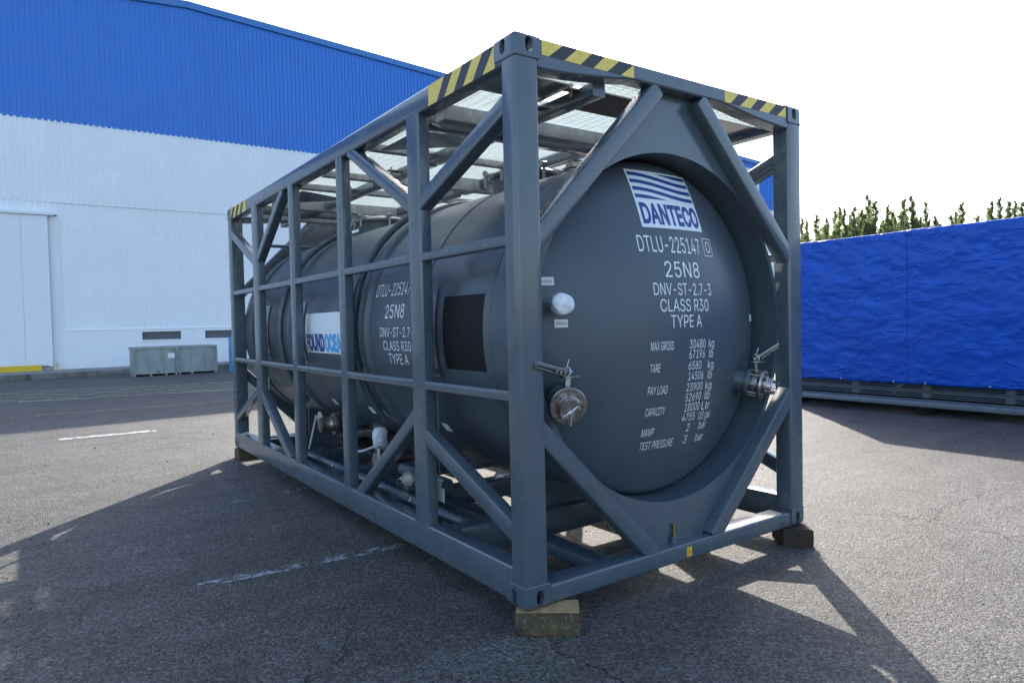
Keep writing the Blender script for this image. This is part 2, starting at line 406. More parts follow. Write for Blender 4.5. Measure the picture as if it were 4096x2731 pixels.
# ------------------------------------------------------------------ factory building
YW = 27.4
B = thing('factory_building', 'long factory shed with blue and white corrugated gable wall and sliding door', 'building')
AP = 3.535
def roofz(x): return 14.556 - (.0548 if x > AP else .075) * abs(x - AP)
def corrug(x0, x1, zlo, zhi, y, pitch, depth, frac=.38):
    """trapezoid ribs standing towards -Y"""
    mb = MB(); pts = []; x = x0
    while x < x1:
        a = pitch * frac
        pts += [(x, y), (x + pitch - a, y), (x + pitch - a * .8, y - depth), (x + pitch - a * .2, y - depth)]
        x += pitch
    pts.append((x1, y))
    vs = []; fs = []
    for px, py in pts: vs += [(px, py, zlo(px)), (px, py, zhi(px))]
    for i in range(len(pts) - 1): fs.append((2 * i, 2 * i + 2, 2 * i + 3, 2 * i + 1))
    mb.add(vs, fs); return mb
XL, XR = -24.0, 43.6
c9 = lambda x: 9.12
corrug(XL, XR, c9, lambda x: roofz(x) - .2, YW - .012, .176, .040, .30).build('blue_cladding', BLUEW, B, smooth=0)
corrug(-1.12, XR, lambda x: 1.50, lambda x: 6.2, YW, .200, .030, .42).build('white_cladding', WHITEW, B, smooth=0)
corrug(-7.1, -1.12, lambda x: 5.72, lambda x: 6.2, YW, .200, .030, .42).build('white_cladding', WHITEW, B, smooth=0)
corrug(XL, XR, lambda x: 6.18, lambda x: 9.16, YW - .010, .200, .030, .42).build('white_cladding', WHITEW, B, smooth=0)
corrug(XL, -7.1, lambda x: 1.50, lambda x: 6.2, YW, .200, .030, .42).build('white_cladding', WHITEW, B, smooth=0)
# cladding screws: rows of tiny dark heads
mb = MB()
for zr in (3.95, 2.75, 1.62, 5.2):
    for i in range(90):
        xx = -1.02 + i * .2 * (1 if zr != 3.95 else 1); mb.box((xx, YW - .036, zr - .008), (xx + .016, YW - .030, zr + .008))
for zr in (7.55, 6.28):
    for i in range(120):
        xx = -6 + i * .2; mb.box((xx, YW - .047, zr - .008), (xx + .016, YW - .041, zr + .008))
tag(mb.build('cladding_screws', LOUV, B, smooth=0), kind='stuff')
# seam flashing, sill flashing, fascia
mb = MB(); mb.box((-1.3, YW - .05, 6.165), (XR, YW - .03, 6.185)); mb.build('flashing', WHITEC, B, smooth=0)
mb = MB(); mb.box((-1.2, YW - .075, 1.475), (XR, YW - .002, 1.505)); mb.build('flashing', WHITEC, B, smooth=0)
mb = MB()
for a, b in ((XL - .3, AP), (AP, XR + .3)):
    mb.add([(a, YW - .12, roofz(a) - .27), (b, YW - .12, roofz(b) - .27), (b, YW - .12, roofz(b)), (a, YW - .12, roofz(a)),
            (a, YW + .02, roofz(a) - .27), (b, YW + .02, roofz(b) - .27), (b, YW + .02, roofz(b)), (a, YW + .02, roofz(a))],
           [(0, 1, 2, 3), (4, 7, 6, 5), (0, 4, 5, 1), (3, 2, 6, 7), (0, 3, 7, 4), (1, 5, 6, 2)])
mb.build('fascia', BLUEF, B, smooth=0)
mb = MB()
for a, b in ((XL - .3, AP), (AP, XR + .3)):
    mb.face([(a, YW + .02, roofz(a) - .06), (b, YW + .02, roofz(b) - .06), (b, YW + 60, roofz(b) - .06), (a, YW + 60, roofz(a) - .06)])
mb.build('roof', BLUEF, B, smooth=0)
mb = MB()
mb.box((XL, YW + .3, G), (XR, YW + .5, 8)); mb.box((XL, YW + .5, G), (XL + .2, YW + 60, 12)); mb.box((XR - .2, YW + .5, G), (XR, YW + 60, 12))
mb.build('inner_wall', WHITEC, B, smooth=0)
# plinth with louvre openings cut as gaps
V1 = (1.50, 2.885, 1.06, 1.375); V2 = (3.78, 5.17, 1.055, 1.37); V3 = (6.1, 7.5, 1.05, 1.37)
mb = MB(); xs = [-1.2, V1[0], V1[1], V2[0], V2[1], V3[0], V3[1], XR]
zb, ztp = G + .19, 1.478
for i in range(0, 8, 2):
    mb.box((xs[i], YW - .055, zb), (xs[i + 1], YW + .3, ztp))
for vv in (V1, V2, V3):
    mb.box((vv[0], YW - .055, zb), (vv[1], YW + .3, vv[2])); mb.box((vv[0], YW - .055, vv[3]), (vv[1], YW + .3, ztp))
mb.box((XL, YW - .055, zb), (-7.1, YW + .3, ztp))
mb.build('plinth', WHITEC, B, smooth=0)
for vv in (V1, V2, V3):
    mb = MB(); mb.box((vv[0], YW + .16, vv[2]), (vv[1], YW + .2, vv[3])); o = mb.build('vent', DARK, B, smooth=0)
    mb = MB(); nz = 6
    for k in range(nz):
        z = vv[2] + (k + .2) * (vv[3] - vv[2]) / nz
        mb.add([(vv[0] + .01, YW + .02, z), (vv[1] - .01, YW + .02, z), (vv[1] - .01, YW + .09, z + .045), (vv[0] + .01, YW + .09, z + .045),
                (vv[0] + .01, YW + .026, z - .006), (vv[1] - .01, YW + .026, z - .006), (vv[1] - .01, YW + .096, z + .039), (vv[0] + .01, YW + .096, z + .039)],
               [(0, 1, 2, 3), (4, 7, 6, 5), (0, 4, 5, 1), (3, 2, 6, 7)])
    mb.build('louvre', LOUV, o, smooth=0)
    mb = MB(); mb.box((vv[0] - .03, YW - .085, vv[2] - .045), (vv[1] + .03, YW - .02, vv[2] - .002)); mb.build('sill', WHITEC, o, smooth=0)
# sliding door
mb = MB(); mb.box((-6.9, YW - .24, .235), (-1.41, YW - .17, 5.66)); d = mb.build('sliding_door', DOORM, B, smooth=0, bevel=.008)
mb = MB()
for xx in (-2.22, -3.9, -5.6): mb.box((xx, YW - .2435, .24), (xx + .006, YW - .239, 5.6))
mb.build('panel_joint', LOUV, d, smooth=0)
mb = MB(); mb.box((-1.53, YW - .255, .21), (-1.42, YW - .165, .46)); mb.build('guide_bracket', DOORM, d, smooth=0)
mb = MB(); mb.box((-7.2, YW - .32, 5.66), (-1.22, YW - .05, 5.70)); mb.box((-7.2, YW - .33, 5.66), (-1.22, YW - .30, 5.77)); mb.box((-7.2, YW - .30, 5.70), (-1.22, YW - .04, 5.77))
mb.build('door_header', DOORM, B, smooth=0, bevel=.01)
mb = MB(); mb.box((-1.40, YW - .07, G + .19), (-1.085, YW + .02, 5.66)); mb.build('door_jamb', DOORM, B, smooth=0)
mb = MB(); mb.box((-7.1, YW + .05, G + .19), (-1.4, YW + .1, 5.66)); mb.build('door_recess', WHITEC, B, smooth=0)
mb = MB(); put_text(mb, '线', lambda u, v: (u, YW - .052, v), 38.9, 40.9, 9.95, 11.9, .02); 
mb.build('painted_character', WHITEV, B, smooth=0)
mb = MB(); mb.box((-9, YW - .42, G + .19), (-1.76, YW - .30, .275)); mb.box((-3.2, YW - .424, G + .19), (-3.19, YW - .29, .276))
tag(mb.build('wheel_guard', YELP, smooth=0, bevel=.012), 'long yellow painted bumper beam on the walk below the sliding door', 'bumper')
mb = MB(); mb.box((-1.32, YW - .25, G + .19), (-1.28, YW - .21, .36)); mb.box((-1.28, YW - .25, G + .19), (-1.02, YW - .2, G + .215))
tag(mb.build('floor_bracket', YELP, smooth=0, bevel=.005), 'small yellow steel stop standing at the foot of the white plinth', 'bracket')

# ------------------------------------------------------------------ metal bin by the building
K = thing('metal_bin', 'low grey green steel skip bin with a white notice in front of vents', 'skip bin')
bx0, bx1, by0, by1, bz0, bz1 = .745, 3.41, 23.4, 24.75, G + .09, .86
mb = MB()
xm = 2.09
for a, b in ((bx0, xm - .01), (xm + .01, bx1)):
    mb.box((a + .03, by0 + .03, bz0), (b - .03, by0 + .06, bz1 - .03)); mb.box((a + .03, by1 - .06, bz0), (b - .03, by1 - .03, bz1 - .03))
    mb.box((a + .03, by0 + .06, bz0), (a + .06, by1 - .06, bz1 - .03)); mb.box((b - .06, by0 + .06, bz0), (b - .03, by1 - .06, bz1 - .03))
    mb.box((a + .06, by0 + .06, bz0), (b - .06, by1 - .06, bz0 + .03))
mb.build('panel', SKIPM, K, smooth=0)
mb = MB()
for a, b in ((bx0, xm - .01), (xm + .01, bx1)):
    for y0 in (by0, by1 - .05): mb.box((a, y0, bz1 - .06), (b, y0 + .05, bz1))
    for x0 in (a, b - .05): mb.box((x0, by0 + .05, bz1 - .062), (x0 + .05, by1 - .05, bz1 - .002))
    for x0 in (a, b - .055): mb.box((x0, by0 + .004, bz0 - .02), (x0 + .055, by0 + .054, bz1 - .06))
    mb.box((a + .01, by0 + .01, bz0 - .025), (b - .01, by0 + .05, bz0 + .02))
mb.build('frame', SKIPM, K, smooth=0, bevel=.006)
for xx in (bx0 + .46, bx0 + .92, xm + .42, xm + .88):
    mb = MB(); mb.box((xx, by0 + .008, bz0 - .03), (xx + .022, by0 + .034, bz1 - .06)); mb.build('rib', SKIPM, K, smooth=0)
for xx in (bx0 + .01, bx0 + .5, bx0 + .97, xm - .06, xm + .05, xm + .45, bx1 - .1):
    mb = MB(); mb.box((xx, by0 + .02, G), (xx + .06, by1 - .02, bz0 - .025)); mb.build('skid', SKIPM, K, smooth=0)
mb = MB(); mb.box((xm - .03, by0 - .02, bz0), (xm + .04, by0 + .003, bz1 + .03)); mb.cyl((xm, by0 - .03, .5), (xm + .05, by0 - .03, .5), .04); mb.build('centre_latch', SKIPM, K)
mb = MB(); mb.box((1.80, by0 + .0, .455), (2.02, by0 + .006, .635)); o = mb.build('notice', PAPER, K, smooth=0)
mb = MB(); mb.box((1.45, by0 + .0, .005), (1.55, by0 + .012, .03)); mb.build('label_slot', DARK, K, smooth=0)
for a, b in ((bx0, xm), (xm, bx1)):
    for xx in (a + .16, b - .16):
        mb = MB(); mb.ring((xx, by0 + .01, bz1 - .1), (0, 1, 0), .035, .008, 16, 6); mb.build('lifting_ring', SKIPM, K)

mb = MB()
prof = [(.0, 0), (.28, 0), (.29, .03), (.29, .40), (.305, .42), (.29, .44), (.29, .80), (.305, .82), (.29, .84), (.29, 1.2), (.27, 1.26), (.05, 1.27), (.0, 1.27)]
mb.lathe((3.98, 22.9, G), (0, 0, 1), prof, 28)
D = mb.build('blue_drum', DRUMM); tag(D, 'tall blue plastic drum just showing behind the far corner post', 'drum')
mb = MB(); mb.cyl((4.1, 22.8, G + 1.268), (4.1, 22.8, G + 1.30), .04, 12); mb.build('bung_cap', DRUMM, D)

# ------------------------------------------------------------------ rack and tarpaulin on the right
XT = 9.5
YT0, YT1 = -9.0, 4.86
zt = 2.775
RK = thing('cargo_rack', 'long low steel rack with slatted base under the blue tarpaulin', 'rack')
for xr in (XT - .34, XT + 2.6):
    mb = MB(); mb.bar((xr, YT0, .058), (xr, YT1, .058), (0, 0, 1), .08, .10, .01); mb.build('base_rail', RACKM, RK)
mb = MB(); k = 0
while XT - .28 + k * .036 < XT + .04:
    xx = XT - .28 + k * .036; mb.box((xx, YT0, .072), (xx + .012, YT1, .094)); k += 1
for yy in range(-9, 5): mb.box((XT - .28, yy, .060), (XT + .04, yy + .05, .071))
mb.build('deck_grating', RACKM, RK, smooth=0)
for k in range(8):
    z = .125 + k * .031
    mb = MB(); mb.bar((XT + .06 + .004 * (k % 2), YT0, z), (XT + .06 + .004 * (k % 2), YT1, z), (0, 0, 1), .010, .03, .004, 2); mb.build('slat', RACKM, RK)
mb = MB(); mb.bar((XT + .16, YT0, .20), (XT + .16, YT1, .20), (0, 0, 1), .055, .06, .008); mb.build('side_rail', RACKM, RK)
for i, yy in enumerate((4.7, 3.55, 2.4, 1.25, .1, -1.2, -3.2, -5.4, -8.8)):
    mb = MB(); mb.bar((XT + .2, yy, .1), (XT + .2, yy, zt - .08), (1, 0, 0), .09, .11, .01); mb.build('upright', RACKP, RK)
    mb = MB(); mb.bar((XT + 2.6, yy, .1), (XT + 2.6, yy, zt - .08), (1, 0, 0), .09, .11, .01); mb.build('upright', RACKP, RK)
    mb = MB(); mb.bar((XT + .2, yy, zt - .09), (XT + 2.6, yy, zt - .09), (0, 0, 1), .08, .08, .01); mb.build('crossbar', RACKP, RK)
    mb = MB(); mb.bar((XT - .30, yy, .030), (XT + 2.6, yy, .030), (0, 0, 1), .04, .1, .01); mb.build('floor_beam', RACKM, RK)
    if i in (2, 4): 
        mb = MB(); mb.bar((XT + .24, yy + .55, .15), (XT + .24, yy + .1, .62), (1, 0, 0), .06, .08, .01); mb.build('brace', RACKP, RK)
mb = MB(); mb.box((XT + .30, YT0 + .1, .0), (XT + 2.5, YT1 - .1, 2.5)); mb.build('covered_load', DARK, RK, smooth=0)
mb = MB()
for yy in (4.5, 2.2, 0, -2.5, -6, -8.5): mb.box((XT - .30, yy, G), (XT + 2.7, yy + .12, .006))
mb.build('bearer', DARK, RK, smooth=0)

TARP = bpy.data.materials.new('blue_tarpaulin'); TARP.use_nodes = True
n = TARP.node_tree; b = n.nodes['Principled BSDF']; b.inputs['Roughness'].default_value = 0.34; b.inputs['Specular IOR Level'].default_value = .38
geo = n.nodes.new('ShaderNodeNewGeometry')
t1 = n.nodes.new('ShaderNodeTexNoise'); t1.inputs['Scale'].default_value = 3; t1.inputs['Detail'].default_value = 6
mp = n.nodes.new('ShaderNodeMapping'); mp.inputs['Scale'].default_value = (1, .7, 1.6)
n.links.new(geo.outputs['Position'], mp.inputs[0]); n.links.new(mp.outputs[0], t1.inputs['Vector'])
mx = n.nodes.new('ShaderNodeMix'); mx.data_type = 'RGBA'; mx.inputs[6].default_value = (0.001, 0.052, 0.36, 1); mx.inputs[7].default_value = (0.004, 0.108, 0.62, 1)
n.links.new(t1.outputs['Fac'], mx.inputs[0]); n.links.new(mx.outputs[2], b.inputs['Base Color'])
t2 = n.nodes.new('ShaderNodeTexNoise'); t2.noise_type = 'RIDGED_MULTIFRACTAL'; t2.inputs['Scale'].default_value = 5; t2.inputs['Detail'].default_value = 8; t2.inputs['Roughness'].default_value = .6; t2.inputs['Distortion'].default_value = 1.2
n.links.new(mp.outputs[0], t2.inputs['Vector'])
bu = n.nodes.new('ShaderNodeBump'); bu.inputs['Strength'].default_value = .7; bu.inputs['Distance'].default_value = .03
n.links.new(t2.outputs['Fac'], bu.inputs['Height']); n.links.new(bu.outputs[0], b.inputs['Normal'])

def tarp(y0, y1, name, label, xoff):
    NY = int((y1 - y0) / .035); prof = []
    zb_ = .328
    for i in range(66): prof.append((XT + xoff, zb_ + (zt - .02 - zb_) * i / 65, 1))
    prof += [(XT + .012 + xoff, zt - .006, .5), (XT + .03 + xoff, zt, .3)]
    for i in range(1, 12): prof.append((XT + .03 + 2.7 * i / 11, zt + .03 * math.sin(math.pi * i / 11), .5))
    prof += [(XT + 2.78, zt - .05, .3)]
    for i in range(1, 8): prof.append((XT + 2.8, zt - .05 - 2.3 * i / 7, .3))
    mb = MB(); P = len(prof)
    for j in range(NY + 1):
        y = y0 + (y1 - y0) * j / NY
        for x, z, k in prof:
            d = noise.fractal(Vector((x, y * .9, z * 1.6)), 1.0, 2.0, 3) * .030
            for fy, fz, amp, off in ((1.7, 4.2, .013, 3.1), (3.4, 8.5, .012, 9.7), (6.0, 14, .007, 21.3)):
                q = Vector((y * fy + z * .9 + off, z * fz - y * .7, off)); q += noise.noise_vector(q * .6) * .7
                d += amp * (1 - min(1, abs(noise.noise(q)) * 2.2)) ** 2.5
            mb.v.append(Vector((x - d * k + (.0 if x < XT + .5 else 0), y, z + (0 if k == 1 else d * .3))))
    for j in range(NY):
        for i in range(P - 1):
            a = j * P + i; mb.f.append([a, a + 1, a + P + 1, a + P]); mb.mi.append(0)
    o = mb.build(name, TARP, smooth=60); md = o.modifiers.new('cloth', 'SOLIDIFY'); md.thickness = .004
    tag(o, label, 'tarpaulin')
    y = y1 - .28
    while y > y0 + .1:
        m2 = MB(); m2.ring((XT + xoff - .03, y, .356), (1, 0, 0), .012, .004, 14, 6); m2.build('eyelet', GALV, o); y -= .885
    return o
YS = 2.60
tarp(YS - .06, YT1, 'tarpaulin', 'wrinkled blue tarpaulin draped over the rack nearest the container corner post', 0)
tarp(YT0, YS, 'tarpaulin', 'wrinkled blue tarpaulin running out of the right edge of the photo', -.012)

# ================================================================== TREES (poplars behind the tarpaulin)
def cam_ray(px, py):
    return FW + RT * ((px - 2048) / 2737.408) - UP * ((py - 1365.5) / 2737.408)
CP = Vector((-1.97089538, -2.74979183, 1.46304307))
def make_tree(seed, H, Wd, nsp, mats):
    rng = random.Random(seed)
    mb = MB(); lf = MB()
    spires = [(0, 0, H)]
    for k in range(nsp):
        a = rng.uniform(0, 6.28); r_ = Wd * rng.uniform(.35, 1.0); spires.append((math.cos(a) * r_, math.sin(a) * r_, H * rng.uniform(.72, .95)))
    for si, (sx, sy, sh) in enumerate(spires):
        zb_ = G * 0 if si == 0 else H * rng.uniform(.12, .35)
        pts = []
        for i in range(9):
            t = i / 8; f = min(1, t * 2.2) if si else 1
            pts.append(Vector((sx * f + .05 * math.sin(5 * t + seed + si), sy * f + .05 * math.cos(4 * t + si), zb_ + (sh - zb_) * t)))
        r0 = .016 * H if si == 0 else .006 * H
        mb.loft([[(p.x + (r0 * (1 - i / 8) + .008) * math.cos(2 * math.pi * k / 7), p.y + (r0 * (1 - i / 8) + .008) * math.sin(2 * math.pi * k / 7), p.z) for k in range(7)] for i, p in enumerate(pts)])
        nb = 60 if si == 0 else 42
        for b_ in range(nb):
            t = .10 + .90 * (b_ + rng.random()) / nb
            i = min(7, int(t * 8)); s_ = pts[i].lerp(pts[i + 1], t * 8 - i)
            env = (.80 if si == 0 else .62) * Wd * (1 - t) ** .62 * min(1, t / .2) + .045
            ln = env * rng.uniform(.4, 1.25); az = rng.uniform(0, 6.28); rise = rng.uniform(.8, 2.2)
            e = s_ + Vector((math.cos(az) * ln, math.sin(az) * ln, ln * rise))
            mb.cyl(s_, e, .016 * (1.1 - t) + .004, 4, .003)
            nl = int(40 + 330 * ln / Wd)
            for q in range(nl):
                c = s_.lerp(e, rng.random() ** .7) + Vector((rng.gauss(0, 1), rng.gauss(0, 1), rng.gauss(0, 1.4))) * (.045 + .13 * ln)
                sz = rng.uniform(.035, .085)
                nrm = Vector((rng.gauss(0, 1), rng.gauss(0, 1), rng.gauss(.3, 1))).normalized(); a = nrm.orthogonal().normalized(); bb = nrm.cross(a)
                lf.face([c + a * sz, c + bb * sz * .8, c - a * sz * 1.15, c - bb * sz * .8])
    return mb, lf
PROTO = []
for k, (H, Wd, ns_) in enumerate(((13, 1.35, 5), (13, 1.75, 8), (13, 1.0, 4), (13, 2.1, 10))):
    a, l = make_tree(31 + k * 7, H, Wd, ns_, LEAFS)
    PROTO.append((a, l))
protoobj = {}
tree_words = {
 0: 'slender poplar', 1: 'full leafy poplar', 2: 'thin spiky poplar', 3: 'broad bushy poplar'}
# px of the tip, py of the tip, kind, distance, label tail
TREES = [
 (3206, 872, 2, 62, 'half hidden by the right corner post'),
 (3226, 880, 2, 66, 'just right of the corner post, the second from it'),
 (3268, 862, 0, 62, 'standing alone in the first gap right of the corner post'),
 (3300, 905, 3, 58, 'lowest of the left clump above the tarpaulin'),
 (3356, 830, 0, 63, 'with a twin tip left of the tallest pair'),
 (3375, 834, 2, 60, 'between two fuller trees left of the tallest pair'),
 (3340, 850, 3, 68, 'bright green at the left foot of the big clump'),
 (3418, 832, 1, 62, 'just left of the tallest tree in the clump'),
 (3474, 784, 1, 64, 'tallest of all the trees over the tarpaulin'),
 (3500, 806, 0, 61, 'leaning against the right side of the tallest tree'),
 (3551, 820, 2, 62, 'rising alone from the dip between the two tall clumps'),
 (3565, 845, 0, 66, 'right of the lone spire in the dip'),
 (3619, 798, 0, 63, 'at the left edge of the second tall clump'),
 (3650, 788, 1, 62, 'in the middle of the second tall clump'),
 (3699, 815, 1, 64, 'at the right edge of the second tall clump'),
 (3600, 860, 3, 58, 'low and dense below the second tall clump'),
 (3745, 890, 3, 66, 'lowest one just before the open gap of sky'),
 (3802, 866, 3, 66, 'small at the left of the group after the gap of sky'),
 (3848, 812, 0, 62, 'with the sharpest spire after the gap of sky'),
 (3826, 848, 2, 64, 'directly left of the sharp spire after the gap'),
 (3910, 868, 3, 62, 'low and round right of the sharp spire'),
 (3950, 835, 0, 66, 'left shoulder of the far right clump'),
 (3965, 804, 2, 62, 'thin double tip in the far right clump'),
 (4000, 792, 0, 62, 'tallest of the far right clump'),
 (4030, 812, 1, 63, 'fullest of the far right clump'),
 (4060, 806, 2, 62, 'thin spire near the right edge of the photo'),
 (4092, 812, 1, 60, 'cut off by the right edge of the photo')]
for i, (px, py, kd, dist, tail) in enumerate(TREES):
    d = cam_ray(px, py); p = CP + d * dist; H = p.z - G
    r_ = thing('poplar_tree', tree_words[kd] + ' ' + tail, 'tree', 'poplars behind the blue tarpaulin')
    r_.location = (p.x, p.y, G); sc = H / 13.0
    wf = random.uniform(.85, 1.2)
    r_.scale = (sc * wf, sc * wf, sc); r_.rotation_euler = (0, 0, random.uniform(0, 6.28))
    key = kd
    if key not in protoobj:
        a, l = PROTO[kd]
        o1 = a.build('trunk', BARK, r_); o2 = l.build('crown', LEAFS[kd % 2], r_, smooth=0); protoobj[key] = (o1, o2)
    else:
        for o in protoobj[key]:
            c = o.copy(); COL.objects.link(c); c.parent = r_

# ================================================================== THE TANK CONTAINER
T = thing('tank_container', 'slate grey offshore tank container in an open steel frame on timber blocks', 'tank container')
Lx, Ly, Hz = 2.438, 6.058, 2.896
mxf = lambda p: Vector((Lx - p.x, p.y, p.z)); myf = lambda p: Vector((p.x, Ly - p.y, p.z)); mxy = lambda p: Vector((Lx - p.x, Ly - p.y, p.z)); idf = lambda p: p
SIDES = (idf, mxf); ENDS = (idf, myf); ALL4 = (idf, mxf, myf, mxy)

# corner castings: rounded blocks with oval apertures cut through
def stadium(cx, cy, w_, h_, n=10):
    r = w_ / 2; s = h_ / 2 - r; out = []
    for i in range(n + 1):
        a = math.pi * i / n; out.append((cx + r * math.cos(a), cy + s + r * math.sin(a)))
    for i in range(n + 1):
        a = math.pi + math.pi * i / n; out.append((cx + r * math.cos(a), cy - s + r * math.sin(a)))
    return out
def casting_mesh(top):
    bm = bmesh.new(); bmesh.ops.create_cube(bm, size=1)
    z0, z1 = (Hz - .118, Hz) if top else (0, .118)
    for v in bm.verts:
        v.co = Vector(((v.co.x + .5) * .162, (v.co.y + .5) * .178, z0 + (v.co.z + .5) * (z1 - z0)))
    # round the outer edges
    eds = [e for e in bm.edges if all(abs(v.co.x) < 1e-4 or abs(v.co.y) < 1e-4 for v in e.verts)]
    out = []
    for e in bm.edges:
        a, b_ = e.verts
        mxx = (a.co + b_.co) / 2
        if abs(mxx.x) < 1e-4 and abs(mxx.y) < 1e-4: out.append(e)
        elif (abs(mxx.x) < 1e-4 or abs(mxx.y) < 1e-4) and abs(a.co.z - b_.co.z) < 1e-4 and abs(a.co.z - (z1 if top else z0)) < 1e-4: out.append(e)
    bmesh.ops.bevel(bm, geom=out, offset=.032, segments=5, affect='EDGES', profile=.5)
    me = bpy.data.meshes.new('c'); bm.to_mesh(me); bm.free()
    o = bpy.data.objects.new('c', me); COL.objects.link(o)
    cut = MB(); zc_ = (z0 + z1) / 2
    cut.prism(stadium(.102, zc_, .050, .080), lambda u, v, t: (t, u, v), -.03, .135)
    cut.prism(stadium(.092, zc_, .050, .080), lambda u, v, t: (u, t, v), -.03, .15)
    cut.box((.035, .035, z0 + .018), (.14, .155, z1 - .018))
    outs = []
    cm_ = MB(); cm_.v = cut.v; 
    # three cutters one after another
    parts = []
    a = MB(); a.prism(stadium(.102, zc_, .046, .076), lambda u, v, t: (t, u, v), -.03, .08); parts.append(a)
    a = MB(); a.prism(stadium(.092, zc_, .046, .076), lambda u, v, t: (u, t, v), -.03, .08); parts.append(a)
    a = MB(); a.box((.036, .036, z0 + .016), (.14, .155, z1 - .016)); parts.append(a)
    if top:
        a = MB(); a.prism(stadium(.09, .10, .056, .10), lambda u, v, t: (u, v, t), Hz - .06, Hz + .03); parts.append(a)
    cs = []
    for a in parts:
        c = a.build('cut', PAINT, smooth=0); cs.append(c)
        md = o.modifiers.new('b', 'BOOLEAN'); md.operation = 'DIFFERENCE'; md.object = c; md.solver = 'EXACT'
    dg = bpy.context.evaluated_depsgraph_get(); dg.update()
    m2 = bpy.data.meshes.new_from_object(o.evaluated_get(dg))
    bpy.data.objects.remove(o)
    for c in cs: bpy.data.objects.remove(c)
    return [v.co.copy() for v in m2.vertices], [list(p.vertices) for p in m2.polygons]
for top in (True, False):
    vs, fs = casting_mesh(top)
    for tr in ALL4:
        mb = MB(); mb.add(vs, fs); mb.build('corner_casting', PAINT, T, tr, smooth=35)
# corner posts
for tr in ALL4:
    mb = MB(); mb.bar((.006 + .0735, .006 + .0635, .117), (.006 + .0735, .006 + .0635, Hz - .117), (1, 0, 0), .147, .127, .018, 4)
    p = mb.build('corner_post', PAINT, T, tr)
    mb = MB()
    for zz in (.119, Hz - .119):
        mb.tube([(.005, .14, zz), (.004, .004, zz), (.155, .004, zz)], .005, 6)
    mb.build('weld', WELD, p, tr)

def yz_bar(mb, y0, z0, y1, z1, h, xo=.010, dx=.09, rad=.012):
    """member lying in the side frame, outer face at xo; (y,z) centre line, h = depth in the frame plane"""
    c = xo + dx / 2
    mb.bar((c, y0, z0), (c, y1, z1), (1, 0, 0), dx, h, rad)
def hazard(mb, tops, bots, zt_, zb_, fn):
    """yellow / black tape between the two slanted edge lists, fn(u,z)"""
    k = len(tops)
    t = tops + [tops[-1]] * (len(bots) - k) if len(bots) > k else tops
    for i in range(len(bots) - 1):
        mb.m = i % 2
        q = [(bots[i], zb_), (bots[i + 1], zb_)]
        if t[i] != t[i + 1]: q += [(t[i + 1], zt_), (t[i], zt_)]
        else: q += [(t[i], zt_)]
        mb.face([fn(u, v) for u, v in q])
LT = [0.893, 0.703, 0.601, 0.497, 0.394, 0.291, 0.182]; LB = [0.899, 0.794, 0.706, 0.601, 0.498, 0.397, 0.296, 0.182]
